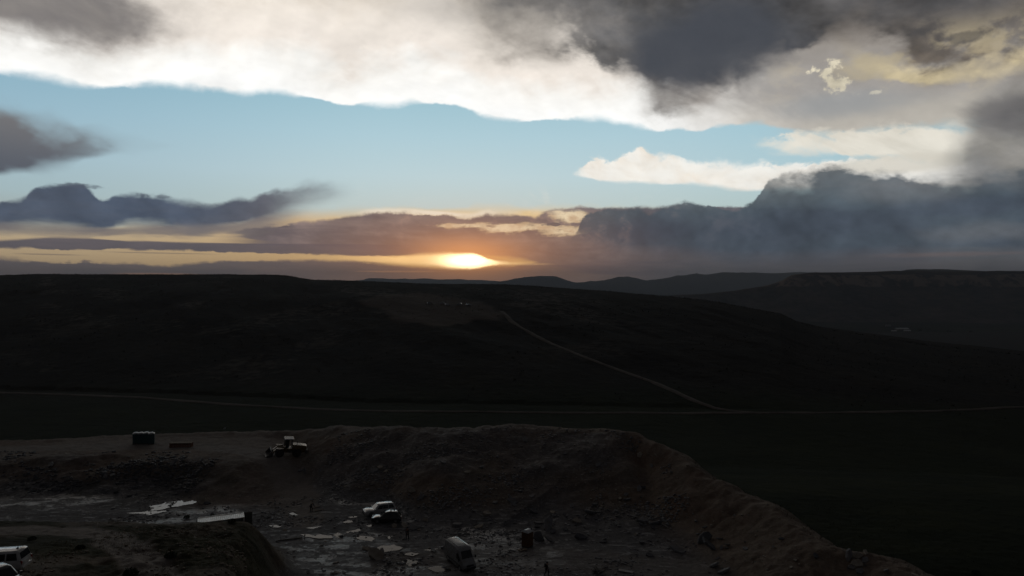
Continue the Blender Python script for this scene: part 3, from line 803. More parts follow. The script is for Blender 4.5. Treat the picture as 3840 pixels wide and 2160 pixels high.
grass = np.maximum(grass, inside * (1 - sstep(XX, -50, -44)) * sstep(YY, 106, 112) * (1 - sstep(YY, 118, 126)) * 0.35 * sstep(fbm(XX / 6, YY / 4, 3, ox=29.0), 0, 0.4))
A = np.stack([soil, grass, wet, np.clip(tr, 0, 1) * (1 - (1 - inside))], -1)
M_ground = ground_material()
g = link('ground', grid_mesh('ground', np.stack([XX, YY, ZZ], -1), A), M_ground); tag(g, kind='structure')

YF = [YS[-1]]
while YF[-1] < 2000: YF.append(YF[-1] * 1.0075 + 0.3)
YF = np.array(YF)
XF = YF[:, None] * US[None, :]; YFF = np.repeat(YF[:, None], NU, 1)
ZF = height(XF, YFF)
ZF[0] = ZZ[-1]
def px_of(X, Y, Z): return 1920 + F * X / Y, 1080 - F * (Z - CAM_Z) / Y
PXF, PYF = px_of(XF, YFF, ZF)
pad_pts = [at(px, py) for px, py in [(1330, 1130), (1420, 1105), (1550, 1098), (1700, 1112), (1830, 1140), (1905, 1185), (1890, 1215), (1780, 1200), (1720, 1225), (1620, 1232), (1520, 1210), (1420, 1165)]]
def in_poly(X, Y, P):
    ins = np.zeros(X.shape, bool); dist = np.full(X.shape, 1e9)
    n = len(P)
    for i in range(n):
        ax, ay = P[i]; bx, by = P[(i + 1) % n]
        c = ((ay > Y) != (by > Y)) & (X < (bx - ax) * (Y - ay) / ((by - ay) if abs(by - ay) > 1e-9 else 1e-9) + ax)
        ins ^= c
        dx, dy = bx - ax, by - ay
        t = np.clip(((X - ax) * dx + (Y - ay) * dy) / (dx * dx + dy * dy), 0, 1)
        dist = np.minimum(dist, np.hypot(X - ax - t * dx, Y - ay - t * dy))
    return np.where(ins, dist, -dist)
pad = sstep(in_poly(XF, YFF, [(p.x, p.y) for p in pad_pts]) + 9 * fbm(XF / 22, YFF / 22, 4, ox=3.0), -3, 6)
UF = XF / YFF
tF = (YFF - 300) / (crest_y(UF) - 300)
green = (1 - sstep(tF, -0.05, 0.12))
scree = sstep(fbm(XF / 60 + YFF / 90, YFF / 130, 5, 0.55, ox=81.0) + 0.3 * fbm(XF / 30, YFF / 60, 4, ox=44.0), 0.05, 0.4) * sstep(tF, 0.25, 0.5) * (1 - sstep(tF, 0.85, 1.0)) * (1 - sstep(UF, 0.0, 0.25)) 
def hill_patch(px_pts, soft, wob):
    P = [at(*q) for q in px_pts]
    return sstep(in_poly(XF, YFF, [(p.x, p.y) for p in P]) + wob * fbm(XF / 16, YFF / 40, 5, 0.6, ox=len(px_pts) * 3.3), -soft, soft)
for pp, am in (([(310, 1203), (430, 1182), (470, 1200), (400, 1226), (330, 1218)], .9), ([(740, 1222), (1000, 1182), (1250, 1133), (1330, 1160), (1150, 1200), (900, 1262), (760, 1252)], .6),
               ([(700, 1405), (1000, 1322), (1250, 1242), (1300, 1280), (1000, 1402), (800, 1442)], .45), ([(560, 1215), (700, 1190), (720, 1225), (600, 1245)], .5), ([(2050, 1300), (2250, 1270), (2400, 1330), (2200, 1350)], .3), ([(0, 1330), (160, 1290), (260, 1390), (80, 1420)], .3)):
    scree = np.maximum(scree, am * hill_patch(pp, 7, 16))
AF = np.stack([pad * 0.65, green, scree, np.ones_like(pad)], -1)
M_hill = hill_material()
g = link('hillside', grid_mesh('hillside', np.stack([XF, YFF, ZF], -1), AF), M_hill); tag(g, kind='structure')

# valley floor out to the horizon
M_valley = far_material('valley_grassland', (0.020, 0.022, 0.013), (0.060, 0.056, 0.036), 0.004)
R = 45000.0
rr = np.concatenate([[-R, -20000, -9000], np.linspace(-5000, 5000, 81), [9000, 20000, R]])
VX, VY = np.meshgrid(rr, rr + 4000)
VZ = -112 + 4 * fbm(VX / 900, VY / 900, 3, ox=2.0)
VZ = np.where(VY < 900, -135, VZ)
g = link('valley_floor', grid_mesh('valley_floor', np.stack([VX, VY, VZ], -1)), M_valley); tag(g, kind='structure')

# table-topped mesa on the right
mu = np.linspace(0.04, 1.5, 420); my = np.concatenate([np.linspace(1800, 4100, 260), np.linspace(4150, 6200, 30)])
MX = my[:, None] * mu[None, :]; MY = np.repeat(my[:, None], len(mu), 1); MU = MX / MY
Au = np.interp(MU, [0.04, 0.12, 0.20, 0.2813, 0.328, 0.375, 0.395, 0.41, 0.444, 0.52, 0.56, 0.66, 1.5], [0.30, 0.36, 0.44, 0.50, 0.58, 0.70, 0.80, 0.93, 0.985, 1.0, 1.02, 1.0, 1.04])
tm = (MY + 230 * fbm(MX / 640, MY / 1400, 5, 0.55, ox=6.0) - 2780) / (3600 - 2780)
tm = np.clip(tm, 0, 1)
Bm = np.interp(tm, [0, 0.25, 0.6, 0.74, 0.80, 0.90, 1.0], [0, 0.10, 0.42, 0.60, 0.80, 0.97, 1.0])
MZ = -118 + 238 * (Au * Bm) + 7 * fbm(MX / 110 + MY / 300, MY / 200, 5, 0.55, ox=9.0) * sstep(tm, 0.05, 0.4) * (1 - sstep(tm, 0.85, 1.0)) + 1.2 * fbm(MX / 60, MY / 60, 3, ox=1.0)
MZ = np.where(MY > 3950, MZ - (MY - 3950) * 0.03, MZ)
M_mesa = far_material('mesa_rock', (0.028, 0.025, 0.020), (0.13, 0.10, 0.08), 0.005, cliff=(0.30, 0.22, 0.175), zlo=38, zhi=106)
g = link('mesa', grid_mesh('mesa', np.stack([MX, MY, MZ], -1)), M_mesa); tag(g, kind='structure')

def ridge(name, pts, Yr, depth, mat, seed, wob):
    us = np.linspace((pts[0][0] - 1920) / F, (pts[-1][0] - 1920) / F, 420)
    ys = np.linspace(Yr - depth, Yr + depth, 70)
    Xr = us[None, :] * ys[:, None]; Yr_ = np.repeat(ys[:, None], len(us), 1); Ur = Xr / Yr_
    zc = CAM_Z + np.interp(Ur, [(p[0] - 1920) / F for p in pts], [(1080 - p[1]) / F for p in pts]) * Yr
    k = 1 - np.abs(Yr_ - Yr) / depth
    zb = -120
    Zr = zb + (zc - zb) * np.power(np.clip(k, 0, 1), 0.8) + wob * fbm(Xr / (depth * 0.22), Yr_ / (depth * 0.3), 5, 0.55, ox=seed) * k * (1 - k) * 4 + wob * 0.5 * fbm(Xr / 420, Yr_ / 900, 5, 0.6, ox=seed + 3) * k
    o = link(name, grid_mesh(name, np.stack([Xr, Yr_, Zr], -1)), mat); tag(o, kind='structure')
M_far = far_material('distant_hills', (0.030, 0.029, 0.025), (0.060, 0.054, 0.045), 0.0012)
ridge('distant_ridge', [(-600, 1062), (900, 1058), (1300, 1054), (1355, 1050), (1384, 1042), (1450, 1045), (1583, 1044), (1648, 1050), (1720, 1048), (1787, 1047), (1830, 1051), (1876, 1055), (1960, 1057), (2154, 1058), (2400, 1056), (2700, 1050), (3000, 1040), (4600, 1044)], 14800, 2600, M_far, 2.0, 60)
ridge('distant_peaks', [(1700, 1085), (1800, 1066), (1876, 1055), (1941, 1042), (2000, 1038), (2055, 1035), (2085, 1034.5), (2110, 1042), (2154, 1056), (2189, 1055), (2214, 1049), (2240, 1052), (2275, 1046), (2318, 1038), (2353, 1037), (2390, 1045), (2423, 1053),
      (2460, 1048), (2542, 1030), (2575, 1032), (2610, 1026), (2649, 1030), (2680, 1025), (2709, 1020), (2818, 1022), (2928, 1021), (3057, 1021), (3300, 1022), (3800, 1024), (4700, 1030)], 10800, 2200, M_far, 7.0, 50)
ridge('mesa_shoulder', [(3240, 1035), (3355, 1018), (3400, 1009), (3430, 1007), (3520, 1008), (3600, 1011), (3650, 1014), (3700, 1015), (3740, 1012), (3840, 1013), (4300, 1016), (4800, 1040)], 5200, 800, M_mesa, 4.0, 14)

# dirt roads draped over the ground
M_road = simple('pale_dirt', (0.125, 0.105, 0.09), 0.95, var=0.3, scale=0.2, spec=0.1)
def road(name, px_pts, width, lift):
    P = [at(*p) for p in px_pts]
    # resample
    pts = []
    for a, b_ in zip(P[:-1], P[1:]):
        n = max(2, int((b_ - a).length / 3.0))
        pts += [a.lerp(b_, k / n) for k in range(n)]
    pts.append(P[-1])
    XY = np.array([(p.x, p.y) for p in pts])
    for _ in range(6): XY[1:-1] = 0.25 * XY[:-2] + 0.5 * XY[1:-1] + 0.25 * XY[2:]
    T = np.gradient(XY, axis=0); T /= np.linalg.norm(T, axis=1)[:, None]
    Nn = np.stack([-T[:, 1], T[:, 0]], -1)
    wv = width * (1 + 0.5 * fbm(np.arange(len(XY)) / 5.0, np.zeros(len(XY)), 4, 0.6, ox=width))
    offs = np.array([-0.5, -0.2, 0.2, 0.5])
    G = XY[:, None, :] + Nn[:, None, :] * (wv[:, None] * offs[None, :])[:, :, None]
    Zg = height(G[..., 0], G[..., 1]) + lift
    Zg[:, 0] -= lift * 0.9; Zg[:, -1] -= lift * 0.9
    o = link(name, grid_mesh(name, np.concatenate([G, Zg[..., None]], -1)), M_road); tag(o, kind='structure')
road('valley_road', [(-60, 1470), (0, 1473), (220, 1479), (447, 1488), (686, 1503), (954, 1523), (1150, 1533), (1342, 1540), (1640, 1544), (1938, 1547), (2400, 1549), (2832, 1550), (3060, 1549), (3280, 1546), (3560, 1539), (3900, 1527)], 3.2, 0.35)
road('hill_road', [(1880, 1168), (1893, 1178), (1912, 1200), (1938, 1219), (1985, 1246), (2042, 1277), (2140, 1318), (2236, 1356), (2340, 1394), (2445, 1431), (2540, 1473), (2624, 1513), (2680, 1532), (2760, 1546), (2850, 1550)], 3.6, 0.4)

# thin evening haze
hm = MB(); hx0, hx1, hy0, hy1, hz0, hz1 = -17000, 17000, -6000, 18000, -150, 460
hm.box((hx0 + hx1) / 2, (hy0 + hy1) / 2, (hz0 + hz1) / 2, hx1 - hx0, hy1 - hy0, hz1 - hz0)
hmat = bpy.data.materials.new('evening_haze'); hmat.use_nodes = True
hn = hmat.node_tree; hn.nodes.clear()
pv = hn.nodes.new('ShaderNodeVolumePrincipled'); pv.inputs['Color'].default_value = (0.70, 0.82, 1.0, 1)
pv.inputs['Density'].default_value = 7.0e-5; pv.inputs['Anisotropy'].default_value = 0.1
ho = hn.nodes.new('ShaderNodeOutputMaterial'); hn.links.new(pv.outputs[0], ho.inputs['Volume'])
hz_ = hm.build('haze', hmat); tag(hz_, kind='stuff')
# ------------------------------------------------------------------ object materials
M_white = simple('white_paint', (0.55, 0.55, 0.55), 0.22, var=0.06, scale=1.5, coat=0.7, dirt=(0.30, 0.25, 0.20), dirt_amt=0.45)
M_black = simple('black_paint', (0.012, 0.012, 0.013), 0.16, var=0.1, coat=0.9)
M_grey = simple('charcoal_paint', (0.05, 0.052, 0.055), 0.2, var=0.1, coat=0.8)
M_silver = simple('silver_van_paint', (0.26, 0.265, 0.27), 0.24, var=0.08, coat=0.6, dirt=(0.20, 0.16, 0.12), dirt_amt=0.6)
M_glass = simple('tinted_glass', (0.012, 0.014, 0.016), 0.05, var=0.0, spec=0.6)
M_rubber = simple('tyre_rubber', (0.022, 0.021, 0.020), 0.85, var=0.2, dirt=(0.12, 0.10, 0.08), dirt_amt=0.5)
M_trim = simple('black_plastic', (0.02, 0.02, 0.021), 0.5, var=0.15)
M_alloy = simple('alloy', (0.45, 0.45, 0.46), 0.35, metal=0.9, var=0.1)
M_lamp = simple('lamp_lens', (0.55, 0.56, 0.58), 0.08, var=0.05)
M_red = simple('tail_lamp_red', (0.25, 0.012, 0.01), 0.15, var=0.1)
M_yellow = simple('machine_yellow', (0.15, 0.088, 0.018), 0.22, coat=0.6, var=0.2, dirt=(0.12, 0.09, 0.06), dirt_amt=0.5)
M_steel = simple('worn_steel', (0.13, 0.125, 0.12), 0.5, metal=0.5, var=0.3, dirt=(0.11, 0.06, 0.035), dirt_amt=0.6)
M_teal = simple('teal_plastic', (0.018, 0.075, 0.085), 0.5, var=0.15)
M_pale = simple('pale_plastic', (0.60, 0.62, 0.63), 0.25, var=0.1, dirt=(0.3, 0.27, 0.22), dirt_amt=0.4)
M_rust = simple('orange_brown_plastic', (0.12, 0.048, 0.014), 0.55, var=0.2)
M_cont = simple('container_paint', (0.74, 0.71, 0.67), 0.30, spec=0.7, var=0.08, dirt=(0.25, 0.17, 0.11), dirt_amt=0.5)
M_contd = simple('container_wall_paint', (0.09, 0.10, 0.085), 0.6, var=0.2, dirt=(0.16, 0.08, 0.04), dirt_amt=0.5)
M_wood = simple('weathered_wood', (0.24, 0.19, 0.14), 0.85, var=0.3)
M_woodr = simple('red_brown_wood', (0.20, 0.085, 0.045), 0.85, var=0.3)
M_slab = simple('grey_flagstone', (0.20, 0.198, 0.205), 0.75, var=0.3, scale=1.6, dirt=(0.20, 0.16, 0.125), dirt_amt=0.6)
M_slabw = simple('buff_flagstone', (0.34, 0.30, 0.25), 0.8, var=0.25, scale=1.6, dirt=(0.22, 0.17, 0.12), dirt_amt=0.6)
M_slabd = simple('dark_flagstone', (0.10, 0.10, 0.108), 0.7, var=0.3, scale=1.6)
M_clod = simple('earth_clod', (0.15, 0.115, 0.085), 0.95, var=0.3)
M_skin = simple('skin', (0.36, 0.21, 0.15), 0.55, var=0.1)
M_cloth = simple('dark_cloth', (0.022, 0.022, 0.026), 0.9, var=0.3)
M_cloth2 = simple('grey_cloth', (0.05, 0.048, 0.052), 0.9, var=0.3)
M_denim = simple('dark_denim', (0.020, 0.024, 0.034), 0.9, var=0.3)
M_cream = simple('pale_cloth', (0.42, 0.40, 0.38), 0.85, var=0.15)
M_leaf = simple('shrub_leaf', (0.040, 0.048, 0.022), 0.85, var=0.5, scale=2.0)
M_twig = simple('dry_twig', (0.09, 0.075, 0.055), 0.9, var=0.3)
M_straw = simple('dry_grass', (0.10, 0.085, 0.045), 0.9, var=0.4)
M_sage = simple('sagebrush', (0.030, 0.028, 0.020), 0.95, var=0.5, scale=0.4)
def water_material():
    m, b, p = material('muddy_water')
    geo = b.new('ShaderNodeNewGeometry').outputs['Position']
    p.inputs['Base Color'].default_value = (0.07, 0.062, 0.055, 1)
    p.inputs['Roughness'].default_value = 0.06; p.inputs['IOR'].default_value = 1.16
    bump(b, p, b.noise(geo, 2.2, 3, 0.5), 0.02, 0.25)
    return m
M_water = water_material()

def heading(dx, dy): return math.atan2(dy, dx)
def seat(o, e=1.2):
    """tilt a thing to the ground under it"""
    n = gnormal(o.location.x, o.location.y, e)
    q = Vector((0, 0, 1)).rotation_difference(n)
    o.rotation_mode = 'QUATERNION'
    o.rotation_quaternion = q @ Matrix.Rotation(o.rotation_euler.z, 3, 'Z').to_quaternion()

# ------------------------------------------------------------------ road vehicles
def wheel(parent, x, y, r, w, side):
    t = MB().lathe((x, y, r), (0, 1, 0), [(-w / 2, r * 0.62), (-w / 2, r * 0.9), (-w * 0.36, r), (w * 0.36, r), (w / 2, r * 0.9), (w / 2, r * 0.62)], 20).build('wheel', M_rubber, parent, True)
    m = MB().lathe((x, y + side * w * 0.40, r), (0, side, 0), [(-0.03, r * 0.6), (0.02, r * 0.62), (0.035, r * 0.58), (0.0, r * 0.50), (-0.01, 0.10), (0.03, 0.08), (0.035, 0.001)], 20)
    for k in range(5):
        a = 2 * math.pi * k / 5
        m.tube((x, y + side * w * 0.43, r), (x + math.cos(a) * r * 0.58, y + side * w * 0.43, r + math.sin(a) * r * 0.58), 0.035, 0.03, 5)
    m.build('rim', M_alloy, t, True)
    return t

def car(name, label, cat, loc, rz, L, Wd, H, paint, belt, hood, clr, wr, wb, gx, group=None, rails=None, wins=3, roof_in=0.16, tail_drop=0.0):
    """gx: windscreen foot, roof front, roof rear, tail foot (x, front is +)"""
    root = thing(name, label, cat, loc, rz, group)
    w = Wd / 2; xf, xr = L / 2, -L / 2
    xa, xb, xc, xd = gx
    def ring(x, hw, zb, zt, cr):
        return [(x, -hw * .88, zb), (x, -hw * .99, zb + .12), (x, -hw, (zb + zt) / 2), (x, -hw * .985, zt - .16), (x, -hw * .92, zt - .02), (x, -hw * .45, zt + cr), (x, hw * .45, zt + cr), (x, hw * .92, zt - .02), (x, hw * .985, zt - .16), (x, hw, (zb + zt) / 2), (x, hw * .99, zb + .12), (x, hw * .88, zb)]
    b = MB(); fr = hood - 0.14
    b.quad_ring([ring(xr, w * .84, clr + .16, belt - .22, 0), ring(xr + .06, w * .92, clr + .06, belt - .08, 0.01), ring(xr + .35, w * .985, clr, belt, .015), ring(xd + .2 if xd > xr + .4 else xr + .6, w, clr, belt, .02),
                 ring(0, w, clr, belt, .02), ring(xa - .05, w, clr, belt, .02), ring(xa + .12, w * .995, clr, (belt + hood) / 2 + .02, .035), ring(xf - .55, w * .975, clr, hood, .035), ring(xf - .16, w * .91, clr + .05, fr + .03, .02), ring(xf - .03, w * .82, clr + .12, fr - .10, .0), ring(xf, w * .76, clr + .2, fr - .22, 0)])
    body = b.build('body', paint, root, True)
    # greenhouse
    def oct_(x0, x1, hw, c, z): return [(x1 - c, -hw, z), (x1, -hw + c, z), (x1, hw - c, z), (x1 - c, hw, z), (x0 + c, hw, z), (x0, hw - c, z), (x0, -hw + c, z), (x0 + c, -hw, z)]
    w0, w1 = w * .93, w * .93 - roof_in
    zr = H - .085
    gb = MB().quad_ring([oct_(xd, xa, w0, .10, belt - .03), oct_(xc - .08, xb + .12, w1, .10, zr), oct_(xc + .02, xb - .02, w1 - .05, .12, H - .025), oct_(xc + .22, xb - .25, w1 - .22, .14, H)])
    roof = gb.build('roof', paint, root, True)
    def sidep(x, t, s): return Vector((x, s * (w0 + (w1 - w0) * t + 0.004), belt - .03 + (zr - belt + .03) * t))
    def fx(t): return xa + (xb + .12 - xa) * t
    def rx(t): return xd + (xc - .08 - xd) * t
    t0, t1 = 0.10, 0.90
    for s in (1, -1):
        cuts0 = [rx(t0) + .20 + (fx(t0) - .32 - rx(t0) - .20) * k / wins for k in range(wins + 1)]
        cuts1 = [rx(t1) + .14 + (fx(t1) - .20 - rx(t1) - .14) * k / wins for k in range(wins + 1)]
        for k in range(wins):
            g = 0.05
            m0 = cuts0[k] + g, cuts0[k + 1] - g
            if k in (0, wins - 1): c1 = cuts1[k] + g, cuts1[k + 1] - g
            else: c1 = (cuts0[k] + cuts1[k]) / 2 + g, (cuts0[k + 1] + cuts1[k + 1]) / 2 - g
            MB().panel([sidep(m0[0], t0, s), sidep(m0[1], t0, s), sidep(c1[1], t1, s), sidep(c1[0], t1, s)], 0.012, (0, s, 0)).build('window', M_glass, root)
    def frontp(t, y): return Vector((fx(t) + .006, y * (w0 + (w1 - w0) * t - .13), belt - .03 + (zr - belt + .03) * t))
    def rearp(t, y): return Vector((rx(t) - .006, y * (w0 + (w1 - w0) * t - .15), belt - .03 + (zr - belt + .03) * t))
    MB().panel([frontp(.06, -1), frontp(.06, 1), frontp(.94, 1), frontp(.94, -1)], .012, (1, 0, .3)).build('windscreen', M_glass, root)
    MB().panel([rearp(.15, -1), rearp(.15, 1), rearp(.9, 1), rearp(.9, -1)], .012, (-1, 0, .2)).build('rear_window', M_glass, root)
    # wheels with dark arches
    for x in (wb / 2, -wb / 2):
        for s in (1, -1):
            wheel(root, x, s * (w - .115), wr, .22, s)
            ar = MB()
            ri, ro = wr + .03, wr + .105
            pts = [(math.cos(a), math.sin(a)) for a in np.linspace(-0.15, math.pi + 0.15, 14)]
            ar.quad_ring([[(x + ri * c, s * (w - .06), wr + ri * q), (x + ro * c, s * (w - .06), wr + ro * q), (x + ro * c, s * (w + .012), wr + ro * q), (x + ri * c, s * (w + .012), wr + ri * q)] for c, q in pts])
            ar.build('wheel_arch', M_trim, root)
    for s in (1, -1):
        MB().box(xf - .15, s * w * .64, fr - .06, .16, w * .40, .15, .03).build('headlight', M_lamp, root)
        MB().box(xr + .06, s * w * .78, belt - .2, .12, w * .22, .32, .03).build('tail_light', M_red, root)
        mm = MB().box(xa - .18, s * (w + .11), belt + .09, .12, .22, .17, .03); mm.build('wing_mirror', paint if paint != M_silver else M_trim, root)
        for k, xh in enumerate((.35, -.65)):
            MB().box(xh, s * (w + .006), belt - .17, .18, .03, .03).build('door_handle', M_trim, root)
    MB().box(xf - .02, 0, fr - .15, .06, w * .78, .16, .02).build('grille', M_trim, root)
    MB().box(xf - .06, 0, clr + .2, .16, w * 1.5, .16, .05).build('front_bumper', M_trim, root)
    MB().box(xr + .04, 0, clr + .22, .16, w * 1.6, .18, .05).build('rear_bumper', M_trim if paint != M_white else M_white, root)
    MB().box(0, 0, clr + .02, L * .8, Wd * .8, .16).build('underbody', M_trim, root)
    if rails == 'rails':
        for s in (1, -1):
            r_ = MB(); r_.tube((xb - .35, s * (w1 - .09), H + .035), (xc + .25, s * (w1 - .09), H + .035), .022, n=6)
            for x in (xb - .35, xc + .25, (xb + xc) / 2): r_.tube((x, s * (w1 - .09), H - .04), (x, s * (w1 - .09), H + .035), .02, n=5)
            r_.build('roof_rail', M_trim, root)
    if rails == 'bars':
        for x in (xb - .55, xc + .75):
            r_ = MB(); r_.box(x, 0, H + .055, .10, w1 * 2 - .05, .05)
            for s in (1, -1): r_.box(x, s * (w1 - .10), H + .01, .08, .06, .08)
            r_.build('roof_bar', M_trim, root)
    if rails in ('bars', 'fin'):
        MB().quad_ring([[(xc + .30, -.04, H - .01), (xc + .52, -.03, H - .01), (xc + .52, .03, H - .01), (xc + .30, .04, H - .01)], [(xc + .30, -.012, H + .13), (xc + .36, -.012, H + .13), (xc + .36, .012, H + .13), (xc + .30, .012, H + .13)]]).build('roof_antenna', M_trim, root)
    return root

p = at(1422, 1930)
c = car('suv', 'white four-door SUV with roof rails parked behind the black car', 'car', p, heading(-1.0, -0.50), 4.85, 1.93, 1.76, M_white, 1.06, 1.05, .28, .37, 2.85, (1.05, .22, -1.95, -2.36), rails='rails', roof_in=.17); seat(c)
p = at(1450, 1957)
c = car('hatchback', 'black car with two roof bars parked in front of the white SUV', 'car', p, heading(-1.0, -0.13), 4.35, 1.84, 1.64, M_black, 0.98, .96, .24, .34, 2.62, (1.02, .02, -1.45, -2.10), rails='bars', roof_in=.18); seat(c)
p = at(-18, 2144)
c = car('suv', 'white SUV at the lower left edge, seen from its rear side windows', 'car', p, heading(-1.0, -0.16), 4.9, 1.92, 1.86, M_white, 1.12, 1.10, .30, .38, 2.85, (1.05, .40, -2.08, -2.38), rails='fin', roof_in=.13)
p = at(4, 2205)
c = car('sedan', 'dark grey car cut off by the lower left corner', 'car', p, heading(1.0, -0.62), 4.5, 1.83, 1.58, M_grey, .95, .93, .22, .33, 2.65, (.95, .1, -1.25, -1.75), rails=None, roof_in=.2)

# high-roof van
def van(loc, rz):
    root = thing('van', 'silver high-roof van facing the camera on the wet pit floor', 'van', loc, rz)
    L, w, H = 5.1, .99, 2.58
    xf, xr = L / 2, -L / 2
    def ring(x, hw, zb, zt, r=.22):
        return [(x, -hw * .93, zb), (x, -hw, zb + .1), (x, -hw * .995, zb + (zt - zb) * .45), (x, -hw * .93, zt - r), (x, -hw * .87, zt - r * .45), (x, -hw * .68, zt - .04), (x, -hw * .3, zt), (x, hw * .3, zt), (x, hw * .68, zt - .04), (x, hw * .87, zt - r * .45), (x, hw * .93, zt - r), (x, hw * .995, zb + (zt - zb) * .45), (x, hw, zb + .1), (x, hw * .93, zb)]
    b = MB().quad_ring([ring(xr, w * .95, .42, H - .12), ring(xr + .05, w, .36, H - .03), ring(-.5, w, .32, H), ring(.82, w, .32, H - .01), ring(1.1, w * .995, .32, H - .10), ring(1.28, w * .985, .32, H - .26), ring(1.86, w * .965, .32, 1.40), ring(1.95, w * .96, .32, 1.28, .12), ring(2.3, w * .92, .34, 1.13, .12), ring(2.47, w * .84, .42, .98, .12), ring(xf, w * .74, .5, .82, .1)])
    b.build('body', M_silver, root, True)
    for y in np.linspace(-.55, .55, 6):
        MB().box(-.85, y, H - .002, 2.9, .05, .022).build('roof_rib', M_silver, root)
    zs = lambda x: np.interp(x, [1.28, 1.86], [H - .26, 1.40])
    MB().panel([(1.82, -.70, zs(1.82) + .012), (1.82, .70, zs(1.82) + .012), (1.335, .66, zs(1.335) + .012), (1.335, -.66, zs(1.335) + .012)], .014, (1, 0, .6)).build('windscreen', M_glass, root)
    for s in (1, -1):
        MB().panel([(1.70, s * (w * .975), 1.32), (.78, s * (w * .995), 1.32), (.78, s * (w * .955), 1.98), (1.22, s * (w * .95), 1.98)], .014, (0, s, 0)).build('window', M_glass, root)
        MB().box(1.72, s * (w + .16), 1.48, .13, .20, .36, .03).build('wing_mirror', M_trim, root)
        MB().quad_ring([[(2.20, s * .60, 1.02), (2.20, s * .86, 1.02), (2.36, s * .80, .80), (2.36, s * .56, .80)], [(2.28, s * .60, 1.07), (2.28, s * .86, 1.05), (2.48, s * .78, .82), (2.50, s * .55, .82)]]).build('headlight', M_lamp, root)
        MB().box(xr + .03, s * .88, 1.1, .06, .14, .7, .02).build('tail_light', M_red, root)
        MB().box(-.3, s * (w + .004), .75, 3.0, .025, .12).build('side_moulding', M_trim, root)
        for x in (1.62, -1.55):
            wheel(root, x, s * (w - .12), .35, .23, s)
            ar = MB(); pts = [(math.cos(a), math.sin(a)) for a in np.linspace(-0.1, math.pi + 0.1, 14)]
            ar.quad_ring([[(x + .38 * c_, s * (w - .06), .35 + .38 * q), (x + .45 * c_, s * (w - .06), .35 + .45 * q), (x + .45 * c_, s * (w + .012), .35 + .45 * q), (x + .38 * c_, s * (w + .012), .35 + .38 * q)] for c_, q in pts])
            ar.build('wheel_arch', M_trim, root)
    MB().box(xf - .01, 0, .82, .06, 1.0, .20, .03).build('grille', M_trim, root)
    MB().box(xf - .04, 0, .48, .22, 1.62, .26, .07).build('front_bumper', M_trim, root)
    MB().box(xr - .01, 0, .48, .14, 1.8, .18, .05).build('rear_bumper', M_trim, root)
    MB().box(-.1, 0, .33, 4.4, 1.6, .18).build('underbody', M_trim, root)
    for s in (1, -1): MB().panel([(xr - .012, s * .1, 1.35), (xr - .012, s * .78, 1.35), (xr - .004, s * .72, 2.02), (xr - .004, s * .1, 2.02)], .012, (-1, 0, 0)).build('rear_window', M_glass, root)
    return root
p = at(1727, 2117)
c = van(p, heading(0.62, -1.0)); seat(c)

